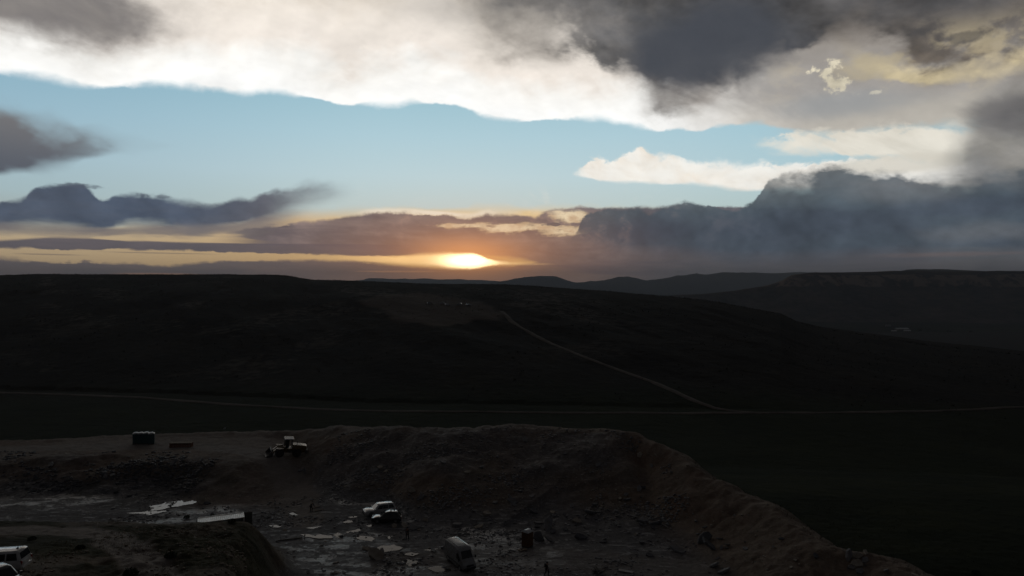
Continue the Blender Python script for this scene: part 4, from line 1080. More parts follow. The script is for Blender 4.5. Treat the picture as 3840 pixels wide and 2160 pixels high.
# ------------------------------------------------------------------ wheel loader
def loader(loc, rz):
    root = thing('wheel_loader', 'wheel loader with lowered bucket standing on the upper bench', 'loader', loc, rz)
    r, wd = .80, .55
    for x in (1.55, -1.55):
        for s in (1, -1):
            t = MB().lathe((x, s * 1.05, r), (0, 1, 0), [(-wd / 2, r * .55), (-wd / 2, r * .9), (-wd * .34, r), (wd * .34, r), (wd / 2, r * .9), (wd / 2, r * .55)], 20).build('wheel', M_rubber, root, True)
            MB().lathe((x, s * (1.05 + wd * .42), r), (0, s, 0), [(-.2, r * .55), (.0, r * .55), (.02, r * .48), (-.06, r * .3), (.03, r * .24), (.03, .001)], 18).build('rim', M_yellow, t, True)
            MB().quad_ring([[(x - .95, s * .78, r * 1.12), (x - .95, s * 1.36, r * 1.12), (x - .95, s * 1.36, r * 1.18), (x - .95, s * .78, r * 1.18)], [(x - .55, s * .78, r * 2.02), (x - .55, s * 1.36, r * 2.02), (x - .5, s * 1.36, r * 2.08), (x - .5, s * .78, r * 2.08)], [(x + .55, s * .78, r * 2.02), (x + .55, s * 1.36, r * 2.02), (x + .55, s * 1.36, r * 2.08), (x + .55, s * .78, r * 2.08)]]).build('mudguard', M_yellow, root)
    MB().quad_ring([[(-3.3, -.62, .75), (-3.3, .62, .75), (-3.3, .72, 1.5), (-3.3, .6, 1.95), (-3.3, -.6, 1.95), (-3.3, -.72, 1.5)], [(-2.2, -.72, .7), (-2.2, .72, .7), (-2.2, .80, 1.6), (-2.2, .66, 2.12), (-2.2, -.66, 2.12), (-2.2, -.80, 1.6)], [(-.75, -.74, .7), (-.75, .74, .7), (-.75, .82, 1.6), (-.75, .7, 2.2), (-.75, -.7, 2.2), (-.75, -.82, 1.6)]]).build('engine_hood', M_yellow, root, True, .04)
    MB().box(-3.28, 0, .95, .42, 2.1, .75, .12).build('counterweight', M_steel, root)
    MB().box(-1.2, 0, .85, 2.2, 1.0, .5, .05).build('rear_frame', M_steel, root)
    MB().box(1.1, 0, .95, 2.0, .8, .65, .05).build('front_frame', M_yellow, root)
    MB().tube((.05, 0, .55), (.05, 0, 1.35), .22, n=10).build('pivot', M_steel, root)
    MB().box(.0, 0, 1.35, 1.5, 1.45, .35, .06).build('cab_floor', M_yellow, root)
    for x, y in ((.66, .66), (.66, -.66), (-.68, .66), (-.68, -.66)):
        MB().tube((x, y, 1.5), (x * .9, y * .94, 3.22), .055, n=6).build('cab_pillar', M_trim, root)
    MB().box(-.02, 0, 3.29, 1.72, 1.62, .15, .06).build('cab_roof', M_pale, root)  # cab roof coloured pale to carry the bright sky reflection
    MB().panel([(.64, -.58, 1.6), (.64, .58, 1.6), (.585, .55, 3.18), (.585, -.55, 3.18)], .012, (1, 0, 0)).build('windscreen', M_glass, root)
    MB().panel([(-.66, -.58, 2.2), (-.66, .58, 2.2), (-.60, .55, 3.18), (-.60, -.55, 3.18)], .012, (-1, 0, 0)).build('rear_window', M_glass, root)
    for s in (1, -1):
        MB().panel([(.58, s * .66, 1.6), (-.06, s * .66, 1.6), (-.06, s * .62, 3.18), (.54, s * .62, 3.18)], .012, (0, s, 0)).build('cab_door', M_glass, root)
        # lift arm: cranked plate from the front frame down to the bucket
        y = s * .48
        P = [(.75, 1.85), (1.9, 1.65), (2.75, .85), (2.95, .45), (2.6, .42), (2.35, .80), (1.7, 1.30), (.75, 1.50)]
        MB().quad_ring([[(x, y - .07, z) for x, z in P], [(x, y + .07, z) for x, z in P]]).build('lift_arm', M_yellow, root)
        cy = MB(); cy.tube((.9, s * .3, 1.0), (2.0, s * .3, 1.25), .08, n=8); cy.tube((2.0, s * .3, 1.25), (2.5, s * .4, .9), .05, n=8); cy.build('lift_cylinder', M_steel, root)
        MB().box(.95, s * .62, 1.98, .12, .2, .16, .02).build('headlight', M_lamp, root)
    MB().tube((-1.5, .35, 2.15), (-1.5, .35, 2.85), .07, n=8).build('exhaust_pipe', M_steel, root)
    bk = [(2.95, 1.0), (3.05, 1.15), (2.72, .75), (2.70, .35), (2.9, .10), (3.95, .02)]
    inner = [(x + .07, z + .05) for x, z in bk[::-1]]
    prof = bk[1:] + inner[:-1]
    b = MB(); b.quad_ring([[(x, -1.32, z) for x, z in prof], [(x, 1.32, z) for x, z in prof]])
    for s in (-1.32, 1.32):
        b.quad_ring([[(x, s - .03, z) for x, z in [(3.05, 1.15), (2.72, .75), (2.70, .35), (2.9, .10), (3.95, .02), (3.55, .55)]], [(x, s + .03, z) for x, z in [(3.05, 1.15), (2.72, .75), (2.70, .35), (2.9, .10), (3.95, .02), (3.55, .55)]]])
    bo = b.build('bucket', M_steel, root)
    for y in np.linspace(-1.2, 1.2, 7): MB().quad_ring([[(3.88, y - .06, .0), (3.88, y + .06, .0), (3.88, y + .06, .07), (3.88, y - .06, .07)], [(4.12, y - .02, .0), (4.12, y + .02, .0), (4.12, y + .02, .02), (4.12, y - .02, .02)]]).build('bucket_tooth', M_steel, bo)
    return root
p = at(1077, 1706)
c = loader(p, heading(-1.0, -0.45)); seat(c, 2.0)

# ------------------------------------------------------------------ portable toilets
def toilet(label, loc, rz, wallm, roofm, group=None, arch=True):
    root = thing('portable_toilet', label, 'toilet', loc, rz, group)
    w = .55
    MB().box(0, 0, .10, 1.12, 1.12, .16, .03).build('base', M_trim, root)
    sh = MB()
    for s in (1, -1): sh.box(0, s * (w - .03), 1.10, 1.08, .05, 1.86)
    sh.box(-w + .03, 0, 1.10, .05, 1.02, 1.86)
    for s in (1, -1): sh.box(w - .04, s * (w - .14), 1.10, .07, .20, 1.86)
    sh.box(w - .04, 0, 2.0, .07, .78, .08)
    sh.build('shell', wallm, root)
    d = MB().box(w - .035, 0, 1.06, .05, .76, 1.76).build('door', wallm, root)
    MB().box(w + .0, -.28, 1.1, .05, .05, .16).build('handle', M_trim, d)
    MB().box(w + .0, .0, 1.78, .03, .4, .10).build('vent', M_trim, d)
    if arch:
        n = 9; ring0 = []; 
        pr = [(math.cos(a) * .60, 2.03 + math.sin(a) * .27) for a in np.linspace(0, math.pi, n)]
        rr = MB().quad_ring([[(x_, y * k, 2.03 + (z - 2.03) * k2) for y, z in pr] for x_, k, k2 in ((-.60, .96, .7), (-.45, 1.0, 1.0), (.45, 1.0, 1.0), (.60, .96, .7))])
    else:
        rr = MB().quad_ring([[(-.62, -.62, 2.03), (.62, -.62, 2.03), (.62, .62, 2.03), (-.62, .62, 2.03)], [(-.60, -.60, 2.10), (.60, -.60, 2.10), (.60, .60, 2.10), (-.60, .60, 2.10)], [(-.42, -.22, 2.30), (.42, -.22, 2.30), (.42, .22, 2.30), (-.42, .22, 2.30)]])
    rr.build('roof', roofm, root, True)
    MB().tube((-.40, .38, 2.0), (-.40, .38, 2.48), .05, n=8).build('vent_pipe', M_trim, root)
    return root
wpos = ['leftmost of the four', 'second from the left of the four', 'third from the left of the four', 'rightmost of the four']
pl = at(510, 1664); pr_ = at(568, 1664)
t0_ = None
for k in range(4):
    q = pl.lerp(pr_, k / 3.0)
    lab = 'teal portable toilet with pale domed roof, ' + wpos[k]
    if t0_ is None:
        t0_ = toilet(lab, (q.x, q.y, hgt(q.x, q.y)), heading(0.48, -1.0) , M_teal, M_pale, 'row of portable toilets on the bench'); o = t0_
    else:
        o = copy_tree(t0_); o.location = (q.x, q.y, hgt(q.x, q.y)); o['label'] = lab
    o.rotation_euler[2] = heading(0.42, -1.0)
p = at(1978, 2050)
toilet('orange-brown portable toilet with white roof standing alone at the slope foot', p, heading(-0.85, -1.0), M_rust, M_pale, None, arch=False)
q = at(1958, 2062)
m = MB()
for k in range(2): m.box(0, (k - .5) * .36, .07, 1.1, .26, .07)
for k in (-.4, .4): m.box(k, 0, .02, .08, .8, .06)
o = tag(m.build('step', M_wood), 'small wooden step lying before the orange-brown portable toilet', 'step'); o.location = q + Vector((0, -.15, .02)); o.rotation_euler[2] = 0.6

# long low crate on the bench
p = at(680, 1676)
root = thing('crate', 'long low red-brown slatted crate with pale top on the bench', 'crate', p, 0.08)
MB().box(0, 0, .12, 4.1, 1.2, .16).build('base', M_woodr, root)
for s in (1, -1):
    for x in np.linspace(-1.95, 1.95, 14): MB().box(x, s * .58, .50, .15, .05, .62).build('slat', M_woodr, root)
for s in (1, -1):
    for y in np.linspace(-.42, .42, 4): MB().box(s * 2.0, y, .50, .05, .15, .62).build('slat', M_woodr, root)
MB().box(0, 0, .86, 4.2, 1.28, .09).build('top', M_wood, root)

# ------------------------------------------------------------------ shipping container
def container(loc, rz):
    root = thing('shipping_container', 'pale-roofed shipping container half hidden behind the earth mound', 'container', loc, rz)
    L, w, H = 6.06, 1.22, 2.59
    def corr(n, a, length): # trapezoid wave
        xs, ds = [], []
        for k in range(n):
            b0 = -length / 2 + length * k / n; st = length / n
            xs += [b0, b0 + st * .35, b0 + st * .5, b0 + st * .85]; ds += [0, 0, a, a]
        xs.append(length / 2); ds.append(0); return xs, ds
    xs, ds = corr(24, .035, L - .2)
    for s in (1, -1):
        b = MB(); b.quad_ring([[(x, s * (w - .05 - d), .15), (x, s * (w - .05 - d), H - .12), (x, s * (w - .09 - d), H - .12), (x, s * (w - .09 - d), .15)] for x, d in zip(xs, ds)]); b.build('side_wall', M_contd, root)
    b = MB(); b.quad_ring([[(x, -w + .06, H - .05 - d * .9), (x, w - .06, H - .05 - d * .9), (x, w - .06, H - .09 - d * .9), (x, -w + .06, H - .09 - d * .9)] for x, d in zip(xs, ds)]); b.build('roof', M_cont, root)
    xs2, ds2 = corr(9, .035, 2 * w - .2)
    b = MB(); b.quad_ring([[(-L / 2 + .05 + d, y, .15), (-L / 2 + .05 + d, y, H - .12), (-L / 2 + .09 + d, y, H - .12), (-L / 2 + .09 + d, y, .15)] for y, d in zip(xs2, ds2)]); b.build('end_wall', M_contd, root)
    for x in (-L / 2 + .08, L / 2 - .08):
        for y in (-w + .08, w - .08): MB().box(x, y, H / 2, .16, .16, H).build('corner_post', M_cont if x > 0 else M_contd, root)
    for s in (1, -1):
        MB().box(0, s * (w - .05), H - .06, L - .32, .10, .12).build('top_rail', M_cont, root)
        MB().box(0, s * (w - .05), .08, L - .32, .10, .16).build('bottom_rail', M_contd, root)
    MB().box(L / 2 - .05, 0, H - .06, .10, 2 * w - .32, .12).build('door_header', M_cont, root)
    MB().box(0, 0, .12, L - .3, 2 * w - .3, .08).build('floor', M_wood, root)
    d = MB().box(L / 2 + .60, w - .03, H / 2, 1.16, .06, H - .22).build('door', M_contd, root, False)
    for k in (-.25, .25): MB().tube((L / 2 + .60 + k, w - .08, .2), (L / 2 + .60 + k, w - .08, H - .2), .025, n=6).build('lock_bar', M_steel, d)
    MB().box(L / 2 - .02, -.60, H / 2, .06, 1.12, H - .24).build('door', M_contd, root)
    return root
ax = Vector((0.91, 0.42)).normalized()
pr2 = Vector(((913 - 1920) / F * 97.3, 97.3))           # far top corner at the open end
nrm2 = Vector((-ax.y, ax.x))
cpos = pr2 - ax * 3.03 - nrm2 * 1.22
container((cpos.x, cpos.y, 0.02), heading(ax.x, ax.y))

# ------------------------------------------------------------------ people
def skin_mesh(verts, edges, rad, sub=1):
    me = bpy.data.meshes.new('tmp'); me.from_pydata(verts, edges, [])
    o = bpy.data.objects.new('tmp', me); col.objects.link(o)
    md = o.modifiers.new('Skin', 'SKIN')
    lay = me.skin_vertices[0] if len(me.skin_vertices) else None
    for i, r in enumerate(rad):
        lay.data[i].radius = (r, r)
        lay.data[i].use_root = (i == 0)
    md.use_smooth_shade = True
    s = o.modifiers.new('Sub', 'SUBSURF'); s.levels = sub; s.render_levels = sub
    dg = bpy.context.evaluated_depsgraph_get()
    out = bpy.data.meshes.new_from_object(o.evaluated_get(dg))
    bpy.data.objects.remove(o); bpy.data.meshes.remove(me)
    return out
def person(label, loc, rz, pose, top, legs, bag=None, hat=None):
    root = thing('person', label, 'person', loc, rz)
    J = dict(pose)
    # joints: pelvis chest neck head, shoulders, elbows, wrists, hips, knees, ankles, toes
    names = ['pelvis', 'waist', 'chest', 'neck', 'chin', 'crown', 'sl', 'el', 'wl', 'hl', 'sr', 'er', 'wr', 'hr', 'pl', 'kl', 'al', 'tl', 'pr', 'kr', 'ar', 'tr']
    R0 = dict(pelvis=.125, waist=.115, chest=.135, neck=.055, chin=.085, crown=.075, sl=.07, el=.045, wl=.03, hl=.034, sr=.07, er=.045, wr=.03, hr=.034, pl=.09, kl=.06, al=.042, tl=.036, pr=.09, kr=.06, ar=.042, tr=.036)
    E = [('pelvis', 'waist'), ('waist', 'chest'), ('chest', 'neck'), ('neck', 'chin'), ('chin', 'crown'), ('chest', 'sl'), ('sl', 'el'), ('el', 'wl'), ('wl', 'hl'), ('chest', 'sr'), ('sr', 'er'), ('er', 'wr'), ('wr', 'hr'), ('pelvis', 'pl'), ('pl', 'kl'), ('kl', 'al'), ('al', 'tl'), ('pelvis', 'pr'), ('pr', 'kr'), ('kr', 'ar'), ('ar', 'tr')]
    V = [J[n] for n in names]; ed = [(names.index(a), names.index(b_)) for a, b_ in E]; R = [R0[n] for n in names]
    # five fingers on each hand
    for h, wname in (('hl', 'wl'), ('hr', 'wr')):
        hp = Vector(J[h]); d = (hp - Vector(J[wname])).normalized(); side = d.cross(Vector((0, 1, 0)));
        side = side.normalized() if side.length > .1 else Vector((1, 0, 0))
        for k, (off, ln) in enumerate(((-.028, .062), (-.010, .075), (.010, .072), (.027, .055), (-.045, .045))):
            a = hp + side * off + d * (.02 if k < 4 else -.02); b_ = a + d * ln * .55 + Vector((0, .004, 0)); c_ = b_ + d * ln * .45 + Vector((0, .012, -.002))
            if k == 4: b_ = a - side * .03 + d * .02; c_ = b_ + d * .025
            i = len(V); V += [tuple(a), tuple(b_), tuple(c_)]; R += [.010, .009, .008]; ed += [(names.index(h), i), (i, i + 1), (i + 1, i + 2)]
    link('body', skin_mesh(V, ed, R), M_skin, root)
    def cl(nm, mat, ns, grow, part):
        vs = [J[n] for n in ns]; es = [(ns.index(a), ns.index(b_)) for a, b_ in E if a in ns and b_ in ns]
        link(nm, skin_mesh(vs, es, [R0[n] * grow + .012 for n in ns]), mat, root)
    cl('trousers', legs, ['pelvis', 'pl', 'kl', 'al', 'pr', 'kr', 'ar'], 1.08, 0)
    cl('jacket', top, ['chest', 'waist', 'pelvis', 'sl', 'el', 'wl', 'sr', 'er', 'wr'], 1.12, 0)
    for a, t_ in (('al', 'tl'), ('ar', 'tr')):
        A_, T_ = Vector(J[a]), Vector(J[t_])
        MB().tube(A_ + (A_ - T_) * .25 - Vector((0, 0, .025)), T_ + (T_ - A_) * .15, .055, .045, 8).build('shoe', M_trim, root, True)
    cr, ch = Vector(J['crown']), Vector(J['chin'])
    up = (cr - ch).normalized()
    if hat: MB().lathe(cr - up * .03, up, [(0, .125), (.02, .12), (.03, .105), (.10, .085), (.125, .03), (.127, .001)], 12).build('cap', hat, root, True)
    else: MB().lathe(cr - up * .06 + Vector((-.012, 0, 0)), up, [(-.07, .09), (0, .105), (.07, .095), (.125, .055), (.14, .001)], 12).build('hair', M_trim, root, True)
    nose = ch.lerp(cr, .4) + Vector((.10, 0, 0))
    for s in (1, -1): MB().lathe(nose + Vector((-.018, s * .035, .03)), (1, 0, 0), [(0, .012), (.008, .009), (.011, .001)], 6).build('eye', M_trim, root)
    if bag: MB().box(bag[0], bag[1], bag[2], .24, .34, .46, .07).build('backpack', M_trim, root, True)
    return root
walk = dict(pelvis=(0, 0, .95), waist=(.02, 0, 1.12), chest=(.04, 0, 1.33), neck=(.06, 0, 1.48), chin=(.08, 0, 1.58), crown=(.07, 0, 1.69), sl=(.03, .19, 1.41), el=(-.07, .24, 1.14), wl=(.02, .25, .91), hl=(.05, .25, .83), sr=(.04, -.19, 1.41), er=(.08, -.24, 1.13), wr=(.24, -.24, .95), hr=(.30, -.23, .89),
            pl=(0, .10, .88), kl=(.20, .10, .49), al=(.18, .10, .09), tl=(.34, .11, .05), pr=(0, -.10, .88), kr=(-.04, -.10, .47), ar=(-.30, -.10, .12), tr=(-.16, -.11, .05))
stand = dict(pelvis=(0, 0, .95), waist=(.02, 0, 1.12), chest=(.03, 0, 1.33), neck=(.04, 0, 1.48), chin=(.06, 0, 1.58), crown=(.05, 0, 1.69), sl=(.02, .19, 1.41), el=(.0, .27, 1.15), wl=(.14, .22, .98), hl=(.21, .17, .95), sr=(.02, -.19, 1.41), er=(-.02, -.28, 1.14), wr=(.05, -.27, .90), hr=(.07, -.26, .82),
             pl=(0, .11, .88), kl=(.06, .17, .48), al=(.0, .22, .09), tl=(.15, .25, .05), pr=(0, -.11, .88), kr=(.05, -.17, .48), ar=(-.02, -.22, .09), tr=(.13, -.26, .05))
bend = dict(pelvis=(-.12, 0, .90), waist=(.02, 0, 1.06), chest=(.20, 0, 1.22), neck=(.30, 0, 1.33), chin=(.38, 0, 1.39), crown=(.42, 0, 1.49), sl=(.20, .19, 1.27), el=(.30, .24, 1.01), wl=(.45, .20, .80), hl=(.50, .18, .73), sr=(.20, -.19, 1.27), er=(.28, -.24, 1.0), wr=(.42, -.18, .80), hr=(.47, -.16, .73),
            pl=(-.10, .11, .84), kl=(.14, .14, .47), al=(-.02, .15, .09), tl=(.14, .17, .05), pr=(-.10, -.11, .84), kr=(.08, -.14, .46), ar=(-.08, -.15, .09), tr=(.08, -.17, .05))
p = at(1528, 2024); person('person in dark jacket and trousers standing right of the black car', p, heading(-.5, -1), stand, M_cloth2, M_denim, None, M_cloth)
p = at(2050, 2160); person('person in dark clothes with backpack walking near the bottom edge', p, heading(.8, -.6), walk, M_cloth, M_cloth, (-.15, 0, 1.28))
p = at(1167, 1919); person('person in dark clothes bending beside two planks on the pit floor', p, heading(.9, -.5), bend, M_cloth2, M_cloth, None, M_cream)

# ------------------------------------------------------------------ timber, poles and boards
def plank(label, a, b, w, th, mat, name='plank', cat='plank', lift=0.06):
    A_, B_ = at(*a), at(*b); c_ = (A_ + B_) / 2; L = (B_ - A_).length
    o = MB().box(0, 0, 0, L, w, th, .01).build(name, mat); tag(o, label, cat)
    o.location = c_ + Vector((0, 0, lift)); d = B_ - A_
    o.rotation_euler = (0, -math.atan2(d.z, math.hypot(d.x, d.y)), math.atan2(d.y, d.x))
    return o
plank('pale plank right of the bending person, the upper one', (1175, 1905), (1200, 1900), .22, .06, M_wood)
plank('pale plank right of the bending person, the lower one', (1181, 1917), (1215, 1911), .22, .06, M_wood)
plank('long dark pole lying on the pit floor left of the stake', (1034, 2031), (1134, 2018), .14, .12, M_twig, 'pole', 'pole', .08)
plank('pale flat board near the bottom edge right of the walking person', (2320, 2140), (2374, 2151), .55, .08, M_cream, 'board', 'board', .10)
p = at(1142, 2022)
root = thing('stake', 'small dark stake standing at the end of the long pole', 'stake', p)
MB().tube((0, 0, -.1), (.05, 0, .62), .06, .05, 6).build('post', M_twig, root); MB().box(.05, 0, .56, .16, .03, .18).build('marker', M_trim, root)
p = at(842, 1612)
root = thing('white_board', 'small tilted white board standing at the far rim of the bench', 'board', p, 0.5)
MB().tube((0, 0, -.1), (0, 0, .55), .03, n=6).build('post', M_wood, root)
MB().panel([(-.42, -.02, .25), (.38, -.02, .45), (.42, .04, .85), (-.30, .04, .75)], .03, (0, -1, 0)).build('panel', M_pale, root)
# bent pale branch on the right slope
pts = [at(*q) for q in ((2428, 1958), (2436, 1966), (2452, 1963), (2478, 1966), (2506, 1981))]
m = MB()
for a, b_ in zip(pts[:-1], pts[1:]): m.tube(a + Vector((0, 0, .15)), b_ + Vector((0, 0, .12)), .06, .05, 6)
tag(m.build('branch', M_cream), 'bent pale branch lying on the slope under the right berm', 'branch')
pts = [at(*q) for q in ((2815, 2100), (2830, 2090), (2845, 2086))]
m = MB()
for a, b_ in zip(pts[:-1], pts[1:]): m.tube(a + Vector((0, 0, .1)), b_ + Vector((0, 0, .1)), .045, .04, 6)
tag(m.build('branch', M_wood), 'short straight pale branch low on the right berm', 'branch')

# ------------------------------------------------------------------ stone slabs
def slab_mesh(seed, thick):
    r_ = random.Random(seed); n = r_.choice((4, 5, 5, 6, 7))
    ring = []
    for k in range(n):
        a = 2 * math.pi * (k + r_.uniform(-.28, .28)) / n
        rr_ = r_.uniform(.62, 1.12)
        ring.append((math.cos(a) * rr_, math.sin(a) * rr_ * .72))
    top = [(x * r_.uniform(.90, 1.0), y * r_.uniform(.90, 1.0), thick * (.5 + r_.uniform(-.1, .1))) for x, y in ring]
    mid = [(x, y, thick * r_.uniform(-.1, .2)) for x, y in ring]
    bot = [(x * .94, y * .94, -thick * .5) for x, y in ring]
    m = MB(); m.quad_ring([bot, mid, top])
    me = bpy.data.meshes.new('flat_stone'); me.from_pydata(m.v, [], m.f); me.update()
    bm = bmesh.new(); bm.from_mesh(me); bmesh.ops.recalc_face_normals(bm, faces=bm.faces); bm.to_mesh(me); bm.free()
    return me
SL = {}
for mat in (M_slab, M_slabw, M_slabd):
    SL[mat.name] = []
    for k in range(7):
        me = slab_mesh(100 + k, .16 + .05 * (k % 4)); me.materials.append(mat); SL[mat.name].append(me)
_ns = 0
LOOSE = []
def slab(loc, size, mat, label, group=None, tilt=None, yaw=None, flat=1.0):
    global _ns
    r_ = random.Random(900 + _ns); _ns += 1
    o = bpy.data.objects.new('flat_stone', r_.choice(SL[mat.name])); col.objects.link(o)
    tag(o, label, 'stone', group)
    s = size / 2
    o.scale = (s, s, s * flat)
    n = gnormal(loc[0], loc[1], max(.5, s))
    q = Vector((0, 0, 1)).rotation_difference(n)
    y = r_.uniform(0, 6.28) if yaw is None else yaw
    e = Matrix.Rotation(y, 3, 'Z')
    tx, ty = tilt if tilt is not None else (r_.uniform(-.25, .25), r_.uniform(-.25, .25))
    e = Matrix.Rotation(tx, 3, 'X') @ Matrix.Rotation(ty, 3, 'Y') @ e
    o.rotation_mode = 'QUATERNION'; o.rotation_quaternion = q @ e.to_quaternion()
    o.location = (loc[0], loc[1], loc[2] + .05 * s + .32 * s * (abs(tx) + abs(ty)))
    return o
special = [
    ((1143, 1775), 1.6, M_slab, (1.15, .1), 'tall pale slab standing upright on the slope below the loader'),
    ((1124, 1765), 1.1, M_slab, (.1, .0), 'small flat slab beside the upright slab below the loader'),
    ((1199, 1767), .8, M_slab, (.7, .3), 'small tilted slab right of the upright slab below the loader'),
    ((650, 1742), 2.1, M_slab, (.55, -.5), 'pale tilted slab at the right end of the left bank'),
    ((190, 1748), 1.9, M_slab, (.3, -.5), 'long pale slab high on the left bank'),
    ((395, 1790), 1.2, M_slab, (.4, .1), 'grey slab halfway down the left bank'),
    ((425, 1907), 1.3, M_slab, (.05, .05), 'rounded grey slab at the foot of the left bank'),
    ((755, 1886), 2.3, M_slabw, (.9, .15), 'big brown block standing at the end of the long puddle'),
    ((775, 1890), 1.3, M_slabd, (.3, .1), 'dark stone right of the big brown block'),
    ((1225, 1643), 1.3, M_slabw, (.1, .0), 'pale slab on the crest right of the loader'),
    ((1236, 1638), .8, M_slabw, (.5, .0), 'small pale stone on the crest right of the loader'),
    ((1410, 2092), 2.6, M_slabw, (.75, .35), 'big buff slab tipped up on the ledge left of the van'),
    ((1432, 2078), 1.7, M_slab, (.25, .5), 'grey slab leaning behind the big tipped-up slab'),
    ((1372, 2062), 1.6, M_slabw, (.15, .2), 'broken buff slab on the ledge below the black car'),
    ((1480, 1975), 1.7, M_slabw, (.08, .0), 'flat buff slab lying just behind the black car'),
    ((1516, 1972), 1.5, M_slabw, (.2, .1), 'buff slab right of the flat slab behind the black car'),
    ((1555, 1985), 2.0, M_slabd, (.25, .0), 'dark slab at the slope foot above the standing person'),
    ((2056, 1980), 2.4, M_slab, (.85, .2), 'large grey slab leaning on the slope above the orange-brown toilet'),
    ((2075, 1996), 1.3, M_slabd, (.2, .2), 'dark slab under the large leaning slab'),
    ((2166, 1957), 1.7, M_slabw, (.15, .1), 'long buff slab right of the large leaning slab'),
    ((2195, 1980), .9, M_slab, (.3, .1), 'small pale slab below the long buff slab'),
    ((2020, 2025), 2.2, M_slabd, (.9, -.1), 'blue-grey slab leaning right of the orange-brown toilet'),
    ((2062, 2030), 1.6, M_slab, (.4, .6), 'wedge-shaped grey slab low on the slope right of the toilet'),
    ((1921, 1884), 1.7, M_slab, (.6, .0), 'grey slab midway up the spoil slope in a small stone cluster'),
    ((1912, 1868), 1.2, M_slab, (.5, .4), 'smaller slab topping the stone cluster midway up the slope'),
    ((1926, 1897), 1.2, M_slab, (.2, .3), 'lowest slab of the stone cluster midway up the slope'),
    ((1750, 1835), 1.2, M_slab, (.2, .1), 'pale slab alone on the spoil slope above the van'),
    ((1540, 1842), 1.9, M_slabw, (.4, .2), 'buff slab on the spoil slope right of the white SUV'),
    ((1580, 1868), 1.3, M_slab, (.5, -.2), 'thin grey slab below the buff slab right of the SUV'),
    ((2640, 2030), 2.3, M_slabd, (1.0, .1), 'tall blue-grey slab leaning at the foot of the right berm'),
    ((2660, 2062), 2.6, M_slabd, (.5, .8), 'long blue-grey slab sliding below the tall leaning slab'),
    ((2540, 2068), 2.1, M_slab, (.30, .1), 'pale grey slab on rubble near the right berm foot'),
    ((2312, 2104), 1.3, M_slab, (.05, .0), 'roundish pale slab flat on the pit floor right of the walking person'),
    ((2113, 1620), 1.5, M_slabw, (.05, .0), 'left of two pale slabs on the far crest'),
    ((2136, 1620), 1.1, M_slabw, (.1, .1), 'right of two pale slabs on the far crest'),
    ((3183, 2095), 1.5, M_slab, (.9, .6), 'narrow grey slab at the left of the berm-top slab pile'),
    ((3215, 2090), 1.4, M_slabw, (.8, .1), 'yellowish slab upright in the berm-top slab pile'),
    ((3247, 2075), 1.2, M_slabw, (.2, .3), 'reddish-buff slab at the top right of the berm-top pile'),
    ((3210, 2118), 1.7, M_slabw, (.3, .2), 'broad buff slab low in the berm-top slab pile'),
    ((3245, 2105), 1.4, M_slab, (.1, .1), 'flat grey slab at the right of the berm-top pile'),
    ((3192, 2130), 1.1, M_slab, (.1, .2), 'small grey slab below the berm-top slab pile'),
    ((3225, 2145), 1.2, M_slab, (.2, .1), 'lowest grey slab beside the berm-top slab pile'),
    ((3060, 2085), .9, M_slabd, (.1, .1), 'small bluish slab left of the berm-top pile'),
    ((3432, 2157), 1.1, M_slabw, (.1, .0), 'whitish boulder on the berm at the bottom edge'),
    ((2460, 1707), .7, M_slabw, (.4, .0), 'small pale stone near the crest bend of the right berm'),
]
for (px, py), sz, mat, tl, lab in special: slab(at(px, py), sz, mat, lab, None, tl, None, 1.6)

# further slabs that nothing tells apart, by where they lie
def scatter(n, box, zlo, zhi, smin, smax, mats, label, group, seed, test=None):
    r_ = random.Random(seed); k = 0; tries = 0
    while k < n and tries < n * 40:
        tries += 1
        px = r_.uniform(box[0], box[2]); py = box[1] + (box[3] - box[1]) * r_.random() ** 0.7
        q = at(px, py)
        s, _ = rim_field(np.array([q.x]), np.array([q.y]))
        if s[0] > -0.5 or not (zlo <= q.z <= zhi): continue
        if test is not None and not test(q, px, py): continue
        if fbm(np.array([q.x / 6]), np.array([q.y / 5]), 3, ox=seed * 1.7)[0] < r_.uniform(-.55, .25): continue
        sz = smin + (smax - smin) * r_.random() ** 2.6
        mt = r_.choice(mats)
        o = slab(q, sz, mt, label, group, (r_.uniform(-.45, .45), r_.uniform(-.35, .35)), None, r_.uniform(.9, 2.0)); k += 1
        LOOSE.append((o, mt, px, py))
_clear = [at(*q) for q in ((1422, 1930), (1450, 1957), (1727, 2117), (1978, 2050), (1077, 1706), (1528, 2024), (2050, 2150), (1167, 1919))]
def free(q, px, py): return all((q - c_).length > 3.4 for c_ in _clear) and not (-45 < q.x < -34 and 92 < q.y < 100)
scatter(86, (1200, 1640, 2450, 2010), .5, 9, .45, 1.7, (M_slab, M_slab, M_slabd, M_slabw), 'grey stone slab lying loose on the big spoil slope', 'loose slabs on the spoil slope', 21, free)
scatter(34, (1550, 1920, 2450, 2060), .15, 3, .5, 1.9, (M_slab, M_slabd, M_slabw), 'stone slab in the rubble along the foot of the spoil slope', 'slabs along the slope foot', 22, free)
scatter(30, (2400, 1700, 3440, 2155), .8, 9, .3, .75, (M_slabw, M_slab, M_slabd), 'small stone slab on the brown side of the right berm', 'small slabs on the right berm', 23, free)
scatter(32, (30, 1730, 760, 1880), .3, 3.4, .45, 1.6, (M_slab, M_slabd, M_slab), 'grey stone slab lying on the dark left bank', 'slabs on the left bank', 24, free)
scatter(40, (1000, 1900, 1700, 2155), -.3, .5, .4, 1.3, (M_slab, M_slabw), 'thin flat slab lying on the bare pit floor', 'thin slabs on the pit floor', 25, free)
scatter(14, (2400, 1960, 2800, 2150), -.2, 2.5, .6, 1.8, (M_slab, M_slabd), 'tumbled slab where the pit floor meets the right berm', 'tumbled slabs at the berm foot', 26, free)

